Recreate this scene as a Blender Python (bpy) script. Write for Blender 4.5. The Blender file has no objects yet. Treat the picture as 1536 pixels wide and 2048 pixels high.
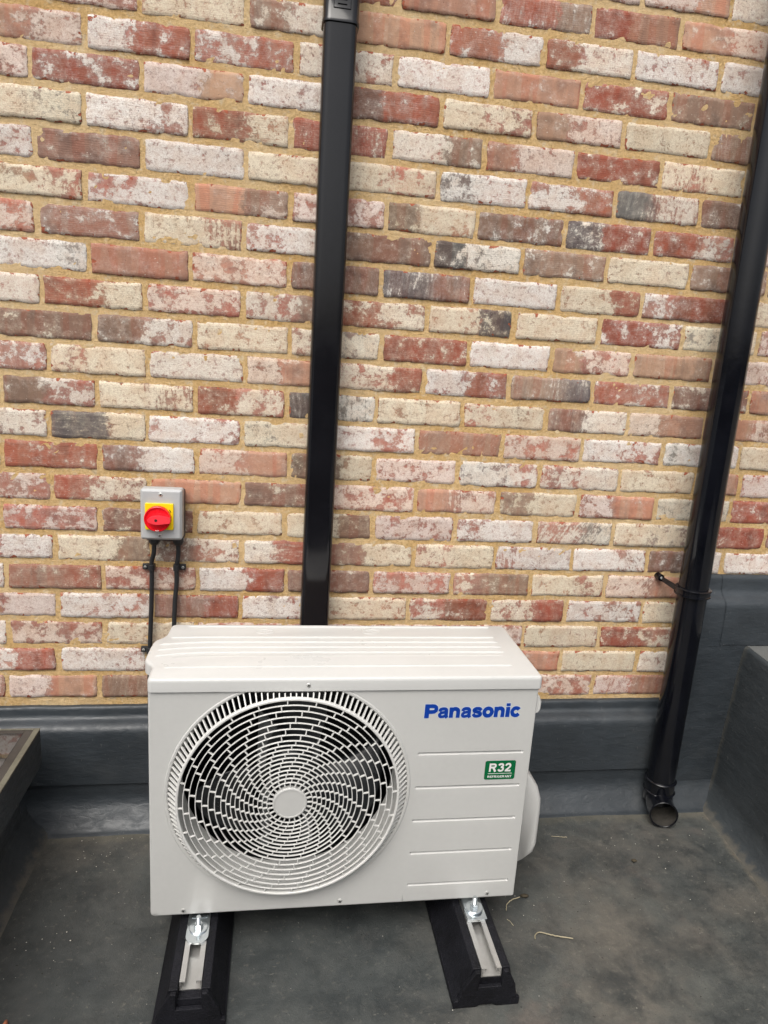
import bpy, math, random
from math import sin, cos, pi, radians
from mathutils import Vector, Matrix, noise
random.seed(7)
S = bpy.context.scene
COL = S.collection

# ---------------------------------------------------------------- camera
cam_data = bpy.data.cameras.new('camera')
cam = bpy.data.objects.new('camera', cam_data); COL.objects.link(cam)
cam_data.sensor_fit = 'VERTICAL'; cam_data.sensor_height = 36.0
cam_data.lens = 1400.0/2048.0*36.0
cam_data.clip_start = 0.02; cam_data.clip_end = 300
YAW, PITCH, ROLL = -0.158900, -0.224403, -0.0653997
def _rz(a): return Matrix(((cos(a), -sin(a), 0), (sin(a), cos(a), 0), (0, 0, 1)))
def _rx(a): return Matrix(((1, 0, 0), (0, cos(a), -sin(a)), (0, sin(a), cos(a))))
def _ry(a): return Matrix(((cos(a), 0, sin(a)), (0, 1, 0), (-sin(a), 0, cos(a))))
M = _rz(YAW) @ _rx(PITCH) @ _ry(ROLL)          # columns: right, forward, up
right, fwd, up = M.col[0], M.col[1], M.col[2]
CM = Matrix((right, up, -fwd)).transposed().to_4x4()
CM.translation = Vector((0.427546, -1.761977, -0.620359))
cam.matrix_world = CM
S.camera = cam

# ---------------------------------------------------------------- light
SUN_EL, SUN_AZ = 56.0, 205.0        # azimuth clockwise from +Y (north)
w = bpy.data.worlds.new('World'); S.world = w; w.use_nodes = True
nt = w.node_tree; bg = nt.nodes['Background']
sky = nt.nodes.new('ShaderNodeTexSky'); sky.sky_type = 'NISHITA'; sky.sun_disc = False
sky.sun_elevation = radians(SUN_EL); sky.sun_rotation = radians(SUN_AZ)
sky.air_density = 1.0; sky.dust_density = 6.0; sky.ozone_density = 1.0
hs = nt.nodes.new('ShaderNodeHueSaturation'); hs.inputs['Saturation'].default_value = 0.28   # overcast: the cloud cover greys the sky
nt.links.new(sky.outputs[0], hs.inputs['Color']); nt.links.new(hs.outputs[0], bg.inputs['Color'])
bg.inputs['Strength'].default_value = 0.13
sl = bpy.data.lights.new('sun', 'SUN'); sl.energy = 1.4; sl.angle = radians(42); sl.color = (1.0, 0.95, 0.87)
so = bpy.data.objects.new('sun', sl); COL.objects.link(so)
d = Vector((sin(radians(SUN_AZ))*cos(radians(SUN_EL)), cos(radians(SUN_AZ))*cos(radians(SUN_EL)), sin(radians(SUN_EL))))
so.rotation_euler = d.to_track_quat('Z', 'Y').to_euler(); so.location = (0, -4, 4)
S.view_settings.view_transform = 'Standard'; S.view_settings.look = 'None'
S.view_settings.exposure = 0.33; S.view_settings.gamma = 1.0

# ---------------------------------------------------------------- helpers
def lin(r, g, b, k=1.0):
    def f(c):
        c /= 255.0
        return (c/12.92 if c <= 0.04045 else ((c+0.055)/1.055)**2.4)*k
    return (f(r), f(g), f(b), 1.0)
ORG = {}
def origin(o): return ORG.get(o.name, Vector((0, 0, 0)))
def tag(o, label=None, cat=None, group=None, kind=None):
    if label: o['label'] = label
    if cat: o['category'] = cat
    if group: o['group'] = group
    if kind: o['kind'] = kind
    return o
def thing(name, loc, label, cat, group=None):
    o = bpy.data.objects.new(name, None); COL.objects.link(o); o.location = loc
    o.empty_display_size = 0.05
    ORG[o.name] = Vector(loc)
    return tag(o, label, cat, group)
class MB:
    def __init__(s): s.v = []; s.f = []
    def add(s, v, f):
        n = len(s.v); s.v += [tuple(p) for p in v]; s.f += [tuple(i+n for i in q) for q in f]; return s
    def box(s, x0, x1, y0, y1, z0, z1):
        v = [(x, y, z) for z in (z0, z1) for y in (y0, y1) for x in (x0, x1)]
        return s.add(v, [(0, 2, 3, 1), (4, 5, 7, 6), (0, 1, 5, 4), (2, 6, 7, 3), (0, 4, 6, 2), (1, 3, 7, 5)])
    def loft(s, rings, closed=True, cap0=True, cap1=True, loop=False):
        n = len(rings[0]); v = [p for r in rings for p in r]; f = []
        m = len(rings)
        for i in range(m if loop else m-1):
            j = (i+1) % m
            for k in range(n if closed else n-1):
                l = (k+1) % n
                f.append((i*n+k, i*n+l, j*n+l, j*n+k))
        if closed and cap0 and not loop: f.append(tuple(range(n))[::-1])
        if closed and cap1 and not loop: f.append(tuple((m-1)*n+k for k in range(n)))
        return s.add(v, f)
    def cyl(s, p0, p1, r0, r1=None, n=24, cap=True):
        r1 = r0 if r1 is None else r1
        return s.tube([p0, p1], [r0, r1], n, cap)
    def tube(s, pts, r, n=10, cap=True):
        pts = [Vector(p) for p in pts]
        if not isinstance(r, (list, tuple)): r = [r]*len(pts)
        rings = []; ref = None
        for i, p in enumerate(pts):
            t = (pts[min(i+1, len(pts)-1)]-pts[max(i-1, 0)]).normalized()
            if ref is None:
                ref = Vector((0, 0, 1)) if abs(t.z) < .9 else Vector((0, 1, 0))
            a = t.cross(ref).normalized(); b = a.cross(t).normalized(); ref = b
            rings.append([p+(a*cos(2*pi*k/n)+b*sin(2*pi*k/n))*r[i] for k in range(n)])
        return s.loft(rings, True, cap, cap)
    def revolve(s, prof, c, axis='Y', n=48, a0=0, a1=2*pi):
        # prof = (radius, distance along the axis); around axis through c
        full = abs(a1-a0-2*pi) < 1e-6; rings = []
        for i in range(n if full else n+1):
            a = a0+(a1-a0)*i/n
            if axis == 'Y': rings.append([(c[0]+r*cos(a), c[1]+h, c[2]+r*sin(a)) for r, h in prof])
            elif axis == 'Z': rings.append([(c[0]+r*cos(a), c[1]+r*sin(a), c[2]+h) for r, h in prof])
            else: rings.append([(c[0]+h, c[1]+r*cos(a), c[2]+r*sin(a)) for r, h in prof])
        return s.loft(rings, closed=False, loop=full)
    def extrude(s, poly, axis, a, b):
        # poly in the two other coordinates
        def P(p, h):
            return {'X': (h, p[0], p[1]), 'Y': (p[0], h, p[1]), 'Z': (p[0], p[1], h)}[axis]
        return s.loft([[P(p, a) for p in poly], [P(p, b) for p in poly]])
    def build(s, name, mat, parent=None, smooth=35, bevel=0, seg=2, label=None, recalc=True):
        me = bpy.data.meshes.new(name)
        o0 = origin(parent) if parent else Vector((0, 0, 0))
        me.from_pydata([(p[0]-o0.x, p[1]-o0.y, p[2]-o0.z) for p in s.v], [], s.f)
        if recalc:
            import bmesh
            bm = bmesh.new(); bm.from_mesh(me); bmesh.ops.recalc_face_normals(bm, faces=bm.faces); bm.to_mesh(me); bm.free()
        me.materials.append(mat)
        if smooth:
            me.polygons.foreach_set('use_smooth', [True]*len(me.polygons))
            me.set_sharp_from_angle(angle=radians(smooth))
        me.update()
        o = bpy.data.objects.new(name, me); COL.objects.link(o)
        if parent: o.parent = parent; ORG[o.name] = o0
        if bevel:
            m = o.modifiers.new('bevel', 'BEVEL'); m.width = bevel; m.segments = seg
            m.limit_method = 'ANGLE'; m.angle_limit = radians(30); m.harden_normals = True
        if label: o['label'] = label
        return o
def rrect(x0, x1, z0, z1, r, n=6):
    P = []
    for cx, cz, a in ((x1-r, z1-r, 0), (x0+r, z1-r, pi/2), (x0+r, z0+r, pi), (x1-r, z0+r, 1.5*pi)):
        for i in range(n+1):
            t = a+pi/2*i/n; P.append((cx+r*cos(t), cz+r*sin(t)))
    return P
def inset(poly, d):
    # poly counter-clockwise; moves every point inwards by d
    n = len(poly); out = []
    for i in range(n):
        a = Vector(poly[i-1]); b = Vector(poly[i]); c = Vector(poly[(i+1) % n])
        e1 = (b-a).normalized(); e2 = (c-b).normalized()
        nn = Vector((-e1.y-e2.y, e1.x+e2.x)); nn.normalize()
        k = max(.5, nn.dot(Vector((-e1.y, e1.x))))
        out.append((b.x+nn.x*d/k, b.y+nn.y*d/k))
    return out
def copy_tree(o, parent=None, name=None):
    c = o.copy(); COL.objects.link(c)
    if parent: c.parent = parent
    for ch in list(o.children): copy_tree(ch, c)
    return c
def fbm(x, y, z, o=4):
    return noise.fractal(Vector((x, y, z)), 0.9, 2.1, o)

# ---------------------------------------------------------------- materials
class NT:
    def __init__(s, name):
        s.m = bpy.data.materials.new(name); s.m.use_nodes = True
        s.t = s.m.node_tree; s.bsdf = s.t.nodes['Principled BSDF']
    def n(s, typ, **kw):
        nd = s.t.nodes.new('ShaderNode'+typ)
        for k, v in kw.items(): setattr(nd, k, v)
        return nd
    def set(s, sock, v):
        if hasattr(v, 'is_linked') or isinstance(v, bpy.types.NodeSocket): s.t.links.new(v, sock)
        else: sock.default_value = v
    def math(s, op, a, b=0.0, clamp=False):
        nd = s.n('Math', operation=op, use_clamp=clamp); s.set(nd.inputs[0], a); s.set(nd.inputs[1], b); return nd.outputs[0]
    def noise(s, vec, scale, detail=4, rough=.55, dist=0.0, col=False):
        nd = s.n('TexNoise'); s.set(nd.inputs['Vector'], vec); nd.inputs['Scale'].default_value = scale
        nd.inputs['Detail'].default_value = detail; nd.inputs['Roughness'].default_value = rough; nd.inputs['Distortion'].default_value = dist
        return nd.outputs['Color' if col else 'Fac']
    def ramp(s, v, a, b, lo=0.0, hi=1.0, smooth=True):
        nd = s.n('MapRange'); nd.interpolation_type = 'SMOOTHSTEP' if smooth else 'LINEAR'
        s.set(nd.inputs[0], v); s.set(nd.inputs[1], a); s.set(nd.inputs[2], b); s.set(nd.inputs[3], lo); s.set(nd.inputs[4], hi)
        return nd.outputs[0]
    def mix(s, f, a, b, typ='MIX'):
        nd = s.n('Mix', data_type='RGBA', blend_type=typ); s.set(nd.inputs[0], f); s.set(nd.inputs[6], a); s.set(nd.inputs[7], b); return nd.outputs[2]
    def attr(s, name, out='Fac'):
        return s.n('Attribute', attribute_name=name).outputs[out]
    def vscale(s, v, sc):
        nd = s.n('VectorMath', operation='MULTIPLY'); s.set(nd.inputs[0], v); nd.inputs[1].default_value = sc; return nd.outputs[0]
    def bump(s, h, dist=.001, strength=1.0, normal=None):
        nd = s.n('Bump'); s.set(nd.inputs['Height'], h); nd.inputs['Distance'].default_value = dist; nd.inputs['Strength'].default_value = strength
        if normal is not None: s.set(nd.inputs['Normal'], normal)
        return nd.outputs[0]
    def obj(s): return s.n('TexCoord').outputs['Object']
    def pos(s): return s.n('NewGeometry').outputs['Position']
    def out(s, **kw):
        for k, v in kw.items(): s.set(s.bsdf.inputs[k.replace('_', ' ')], v)
        return s.m

def simple(name, col, rough=.5, metal=0.0, var=.06, bumpd=0.0, bscale=300, spec=.5, coat=0.0):
    t = NT(name); p = t.pos()
    n1 = t.noise(p, 7, 5, .6); n2 = t.noise(p, 90, 3, .6)
    k = t.ramp(t.math('ADD', t.math('MULTIPLY', n1, .7), t.math('MULTIPLY', n2, .3)), .35, .65, 1-var, 1+var)
    c = t.n('Mix', data_type='RGBA', blend_type='MULTIPLY'); c.inputs[0].default_value = 1; c.inputs[6].default_value = col
    comb = t.n('CombineColor')
    for i in range(3): t.t.links.new(k, comb.inputs[i])
    t.t.links.new(comb.outputs[0], c.inputs[7])
    t.out(Base_Color=c.outputs[2], Metallic=metal, Specular_IOR_Level=spec, Coat_Weight=coat)
    t.set(t.bsdf.inputs['Roughness'], t.ramp(n1, .3, .7, max(0, rough-.06), min(1, rough+.06)))
    if bumpd: t.out(Normal=t.bump(t.noise(p, bscale, 3, .6), bumpd))
    return t.m

def brick_material():
    t = NT('handmade brick'); tc = t.attr('tc', 'Vector'); tb = t.attr('tb', 'Vector'); u = t.attr('u'); ed = t.attr('ed')
    sp = t.attr('split'); style = t.attr('style'); crease = t.attr('crease')
    nlow = t.noise(tb, 17, 3, .55); nfin = t.noise(tb, 420, 4, .7); nmed = t.noise(tb, 95, 6, .7)
    wob = t.math('SUBTRACT', t.noise(tb, 50, 7, .7), .5)
    m = t.ramp(t.math('ADD', u, t.math('MULTIPLY', wob, .35)), t.math('SUBTRACT', sp, t.attr('soft')), t.math('ADD', sp, t.attr('soft')))
    mc = t.ramp(t.math('ADD', u, t.math('MULTIPLY', wob, .5)), t.math('SUBTRACT', sp, .16), t.math('ADD', sp, .16))
    clay = t.mix(m, t.attr('clayA', 'Color'), t.attr('clayB', 'Color'))
    def fmix(f, a, b_):
        n = t.n('Mix', data_type='FLOAT'); t.set(n.inputs[0], f); t.set(n.inputs[2], a); t.set(n.inputs[3], b_); return n.outputs[0]
    cov = fmix(mc, t.attr('limA'), t.attr('limB'))
    # kiln banding across the stretcher, cloudy firing, fine grain
    band = t.noise(t.vscale(tb, (1, .07, 1)), 34, 2, .4)
    clay = t.mix(t.math('MULTIPLY', t.ramp(band, .52, .56), .75), clay, t.mix(1.0, clay, (1.02, .80, .76, 1), 'MULTIPLY'))
    clay = t.mix(t.math('MULTIPLY', t.ramp(band, .44, .40), .6), clay, t.mix(1.0, clay, (.84, .88, .92, 1), 'MULTIPLY'))
    clay = t.mix(t.ramp(nlow, .50, .72, 0, .85), clay, t.mix(1.0, clay, (.64, .66, .70, 1), 'MULTIPLY'))
    clay = t.mix(t.ramp(nmed, .44, .66, 0, .5), clay, t.mix(1.0, clay, (1.22, 1.22, 1.2, 1), 'MULTIPLY'))
    wave = t.n('TexWave', wave_type='BANDS', bands_direction='Y'); t.set(wave.inputs['Vector'], tb)
    wave.inputs['Scale'].default_value = 70; wave.inputs['Distortion'].default_value = 5; wave.inputs['Detail'].default_value = 2; wave.inputs['Detail Scale'].default_value = .8
    clay = t.mix(t.math('MULTIPLY', crease, t.ramp(wave.outputs['Fac'], .1, .5, .4, 0)), clay, t.mix(1.0, clay, (.80, .74, .74, 1), 'MULTIPLY'))
    # remains of limewash: cloudy film, dragged streaks, worn speckle
    patch = t.noise(tb, 30, 9, .66)
    streak = t.noise(t.vscale(tc, (3.6, .50, 1)), 34, 8, .70, .15)
    streak = t.math('ADD', t.math('MULTIPLY', streak, .55), t.math('MULTIPLY', t.noise(tb, 20, 5, .6), .45))
    worn = t.noise(tb, 110, 8, .78)
    f = fmix(t.ramp(style, .25, .75), patch, streak)
    f = t.math('ADD', t.math('MULTIPLY', f, .68), t.math('MULTIPLY', worn, .32))
    thr = t.ramp(cov, 0, 1, .635, .37, False)
    sharp = t.ramp(f, t.math('SUBTRACT', thr, .010), t.math('ADD', thr, .014))
    film = t.ramp(f, t.math('SUBTRACT', thr, .14), t.math('ADD', thr, .07))
    lm = t.math('ADD', t.math('MULTIPLY', sharp, .55), t.math('MULTIPLY', film, .43))
    lm = t.math('MULTIPLY', lm, t.ramp(nfin, .42, .68, 1, .62))
    lm = t.math('MULTIPLY', lm, t.ramp(t.noise(tb, 85, 8, .76), .535, .64, 1, .32))
    lm = t.math('MULTIPLY', lm, t.ramp(t.noise(tc, 240, 5, .75), .53, .64, 1, .65))
    lime = t.attr('lime', 'Color')
    lime = t.mix(t.ramp(t.noise(tb, 24, 5, .65), .42, .62), lime, t.mix(1.0, lime, (.92, .86, .82, 1), 'MULTIPLY'))
    lime = t.mix(t.ramp(t.noise(tb, 150, 5, .7), .50, .68, 0, .6), lime, t.mix(1.0, lime, (.78, .74, .70, 1), 'MULTIPLY'))
    c = t.mix(lm, clay, lime)
    # worn arrises: chips of raw clay, thin dark line and lime crumbs at the joint
    edn = t.math('ADD', ed, t.math('MULTIPLY', t.math('SUBTRACT', t.noise(tb, 52, 3, .55), .5), .062))
    chip = t.math('MULTIPLY', t.ramp(edn, -.0048, -.0034, 1, 0), .95)
    c = t.mix(chip, c, t.mix(t.noise(tc, 160, 3, .6), (.29, .080, .045, 1), (.44, .125, .065, 1)))
    edl = t.math('ADD', ed, t.math('MULTIPLY', t.math('SUBTRACT', t.noise(tb, 210, 4, .65), .5), .012))
    c = t.mix(t.ramp(edl, .0002, .0020, .75, 0), c, (.13, .075, .055, 1))
    crumb_ = t.math('MULTIPLY', t.ramp(t.noise(tb, 170, 4, .7), .56, .62), t.ramp(ed, .001, .005, 1, 0))
    c = t.mix(t.math('MULTIPLY', crumb_, .7), c, (.66, .52, .34, 1))
    speck = t.ramp(t.noise(tb, 170, 2, .5), .70, .735)
    c = t.mix(t.math('MULTIPLY', speck, .6), c, (.66, .60, .52, 1))
    dk = t.ramp(t.noise(tc, 240, 2, .5), .71, .74)
    c = t.mix(t.math('MULTIPLY', dk, .6), c, (.07, .045, .04, 1))
    h = t.math('ADD', t.math('MULTIPLY', lm, .35), t.math('ADD', t.math('MULTIPLY', nfin, .4), t.math('MULTIPLY', t.math('MULTIPLY', wave.outputs['Fac'], crease), .10)))
    h = t.math('SUBTRACT', h, t.math('MULTIPLY', chip, 1.0))
    h = t.math('ADD', h, t.math('MULTIPLY', worn, .8))
    return t.out(Base_Color=c, Roughness=t.ramp(lm, 0, 1, .8, .92), Specular_IOR_Level=.2, Normal=t.bump(h, .0018))

def mortar_material():
    t = NT('sandy lime mortar'); p = t.pos()
    n1 = t.noise(p, 9, 5, .6); n2 = t.noise(p, 150, 6, .75); n3 = t.noise(p, 700, 3, .7)
    c = t.mix(t.ramp(n1, .35, .65), (.75, .485, .205, 1), (.82, .585, .30, 1))
    c = t.mix(t.ramp(n2, .44, .62, 0, .75), c, (.56, .335, .125, 1))
    c = t.mix(t.ramp(t.noise(p, 48, 4, .6), .52, .68, 0, .7), c, (.78, .65, .46, 1))
    c = t.mix(t.ramp(t.noise(p, 2.6, 5, .6), .40, .66, 0, .55), c, (.86, .66, .40, 1))
    c = t.mix(t.ramp(t.noise(p, 26, 6, .7), .60, .70, 0, .5), c, (.48, .34, .19, 1))
    c = t.mix(t.ramp(n3, .6, .72, 0, .6), c, (.24, .15, .07, 1))
    h = t.math('ADD', t.math('MULTIPLY', n2, 1.0), t.math('MULTIPLY', n3, .35))
    return t.out(Base_Color=c, Roughness=.93, Specular_IOR_Level=.15, Normal=t.bump(h, .0065))

def coating_material(name, base, rough=.36, corner=False):
    # painted-on dark roof coating: wrinkled, brush-marked, dusty in places
    t = NT(name); p = t.pos()
    n1 = t.noise(p, 6, 5, .6); n2 = t.noise(t.vscale(p, (1, 1, 2.6)), 30, 6, .58, .5); n3 = t.noise(p, 260, 4, .6)
    c = t.mix(t.ramp(n1, .3, .7), base, tuple(x*1.35 for x in base[:3])+(1,))
    c = t.mix(t.ramp(t.noise(p, 3.2, 6, .65), .52, .72, 0, .25), c, (.075, .075, .07, 1))
    scr = t.ramp(t.noise(t.vscale(p, (6, 1, 1)), 60, 3, .5), .70, .73, 0, .25)
    c = t.mix(scr, c, (.3, .3, .28, 1))
    if corner:   # silt washed into the corner where the kerb meets the upstand
        sep = t.n('SeparateXYZ'); t.set(sep.inputs[0], p)
        yy = t.math('ADD', sep.outputs[1], t.math('MULTIPLY', t.math('SUBTRACT', t.noise(p, 26, 6, .7), .5), .05))
        c = t.mix(t.ramp(yy, -.074, -.058, 0, .32), c, (.15, .14, .115, 1))
        zz = t.math('ADD', sep.outputs[2], t.math('MULTIPLY', t.math('SUBTRACT', t.noise(p, 30, 6, .7), .5), .05))
        c = t.mix(t.ramp(zz, -1.880, -1.862, .45, 0), c, (.17, .15, .115, 1))
    h = t.math('ADD', n2, t.math('MULTIPLY', n3, .14))
    return t.out(Base_Color=c, Roughness=t.ramp(n2, .35, .65, rough-.05, rough+.12), Specular_IOR_Level=.5, Normal=t.bump(h, .0017))

def floor_material():
    t = NT('dark roof coating with dried silt'); p = t.pos()
    sep = t.n('SeparateXYZ'); t.set(sep.inputs[0], p); X, Y = sep.outputs[0], sep.outputs[1]
    n1 = t.noise(p, 2.3, 8, .66, .2); n2 = t.noise(p, 13, 8, .74, .25); n3 = t.noise(p, 80, 6, .75, .2); n4 = t.noise(p, 420, 3, .6)
    base = t.mix(t.ramp(n2, .35, .65), (.033, .038, .039, 1), (.054, .060, .060, 1))
    # dried silt lies where water stood: out in the open, right and front of the unit, and along the fillets
    reg = t.math('MAXIMUM', t.ramp(X, .75, 1.25), t.ramp(t.math('ADD', X, t.math('MULTIPLY', Y, -1.0)), .9, 1.9, 0, 1))
    band = t.math('MULTIPLY', t.ramp(Y, -.34, -.12), .5)
    reg = t.math('MULTIPLY', reg, t.ramp(Y, -.95, -.25, 1.0, .42))
    reg = t.math('MINIMUM', t.math('MAXIMUM', reg, band), 1.0)
    d = t.math('ADD', t.math('MULTIPLY', n1, .5), t.math('ADD', t.math('MULTIPLY', n2, .35), t.math('MULTIPLY', n3, .15)))
    dust = t.math('MULTIPLY', t.ramp(d, .36, .68), t.math('ADD', t.math('MULTIPLY', reg, .8), .12))
    dustc = t.mix(t.ramp(t.noise(p, 5, 5, .6), .4, .62), (.190, .166, .134, 1), (.135, .138, .122, 1))
    dustc = t.mix(t.ramp(t.noise(p, 7.5, 4, .6), .56, .72, 0, .6), dustc, (.24, .175, .14, 1))
    c = t.mix(dust, base, dustc)
    c = t.mix(t.ramp(t.noise(p, 16, 6, .65, .6), .55, .68, 0, .30), c, (.042, .048, .052, 1))
    c = t.mix(t.math('MULTIPLY', t.ramp(n3, .56, .70), .35), c, (.20, .185, .155, 1))
    c = t.mix(t.ramp(t.noise(t.vscale(p, (1, 3.5, 1)), 45, 4, .6), .68, .74, 0, .45), c, (.24, .23, .20, 1))
    xx = t.math('ADD', t.math('SUBTRACT', X, t.math('MULTIPLY', Y, .105)), t.math('MULTIPLY', t.math('SUBTRACT', t.noise(p, 22, 7, .75), .5), .07))
    c = t.mix(t.ramp(xx, 1.695, 1.730, 0, .5), c, (.24, .20, .145, 1))
    yb_ = t.math('ADD', Y, t.math('MULTIPLY', t.math('SUBTRACT', t.noise(p, 18, 7, .75), .5), .09))
    c = t.mix(t.ramp(yb_, -.150, -.112, 0, .4), c, (.16, .145, .11, 1))
    dk = t.ramp(t.noise(p, 120, 1, .5), .235, .22)
    c = t.mix(t.math('MULTIPLY', dk, .8), c, (.02, .018, .015, 1))
    h = t.math('ADD', t.math('MULTIPLY', n3, .6), t.math('MULTIPLY', n4, .25))
    return t.out(Base_Color=c, Roughness=t.ramp(d, .35, .62, .42, .70), Specular_IOR_Level=.4, Normal=t.bump(h, .003))

MAT = {}
MAT['brick'] = brick_material(); MAT['mortar'] = mortar_material()
MAT['coat'] = coating_material('dark blue grey roof coating', (.029, .035, .041, 1), .42)
MAT['coat2'] = coating_material('dark grey kerb coating', (.036, .042, .046, 1), .48, True)
MAT['floor'] = floor_material()
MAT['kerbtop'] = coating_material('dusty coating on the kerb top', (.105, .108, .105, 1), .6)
MAT['cream'] = simple('warm white powder coat', (.545, .545, .528, 1), .36, var=.025, bumpd=.0001, bscale=900, coat=.25)
MAT['lidcream'] = simple('warm white lid paint', (.575, .577, .563, 1), .32, var=.02, bumpd=.00012, bscale=900)
MAT['grille'] = simple('white moulded plastic', (.66, .657, .635, 1), .38, var=.02)
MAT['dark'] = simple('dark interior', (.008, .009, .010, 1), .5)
MAT['fan'] = simple('dark grey fan plastic', (.014, .016, .018, 1), .30)
MAT['motor'] = simple('grey motor bracket metal', (.30, .31, .31, 1), .35, .3)
MAT['pvc'] = simple('gloss black plastic', (.007, .007, .009, 1), .13, var=.15, bumpd=.00012, bscale=14, spec=.5)
MAT['pvcold'] = simple('scuffed gloss black plastic', (.004, .0045, .007, 1), .13, var=.25, bumpd=.0002, bscale=22, spec=.5)
MAT['silt'] = simple('silt stained inside of pipe', (.040, .036, .030, 1), .8, var=.5)
MAT['cable'] = simple('black cable sheath', (.020, .021, .023, 1), .45)
MAT['rubber'] = simple('recycled black rubber', (.0065, .0066, .0095, 1), .6, var=.5, bumpd=.0030, bscale=230, spec=.28)
MAT['zinc'] = simple('bright zinc plated steel', (.62, .66, .68, 1), .24, .95, var=.08, bumpd=.0002, bscale=60)
MAT['alu'] = simple('galvanised rail', (.56, .55, .53, 1), .42, .75, var=.08, bumpd=.0002, bscale=90)
MAT['screw'] = simple('screw steel', (.52, .52, .50, 1), .4, .35)
MAT['blue'] = simple('blue lettering', lin(0, 58, 155), .35, var=.02)
MAT['halo'] = simple('pale lettering edge', (.55, .62, .72, 1), .4, var=.02)
MAT['green'] = simple('green sticker', lin(0, 98, 55), .3, var=.02)
MAT['white'] = simple('white print', (.75, .76, .74, 1), .4, var=.02)
MAT['grey'] = simple('light grey enclosure plastic', (.45, .46, .465, 1), .38, var=.02, bumpd=.0002, bscale=500)
MAT['darkgrey'] = simple('dark grey enclosure base', (.055, .05, .05, 1), .5)
MAT['yellow'] = simple('yellow plastic', (.93, .68, .008, 1), .33, var=.02)
MAT['red'] = simple('red plastic', (.82, .010, .022, 1), .22, var=.03)
MAT['redlight'] = simple('red plastic grip', (.90, .045, .065, 1), .3, var=.03)
MAT['black'] = simple('black paint', (.01, .01, .01, 1), .5)
MAT['frame'] = simple('weathered aluminium edge', (.13, .125, .095, 1), .5, .1, var=.25)
MAT['seal'] = simple('brown grey glazing seal', (.045, .040, .035, 1), .6, var=.2)
MAT['twig'] = simple('dry stalk', (.42, .37, .25, 1), .8, var=.25)
MAT['dirt'] = simple('dark leaf litter', (.05, .04, .025, 1), .9, var=.4)
MAT['pebble'] = simple('pale grit', (.60, .57, .50, 1), .85, var=.3)
MAT['orange'] = simple('terracotta fragment', (.45, .16, .08, 1), .8, var=.2)
def glass_material():
    t = NT('tinted roof glass'); t.out(Base_Color=(.03, .03, .03, 1), Roughness=.04, IOR=2.3, Specular_IOR_Level=.5)
    return t.m
MAT['glass'] = glass_material()

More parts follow.
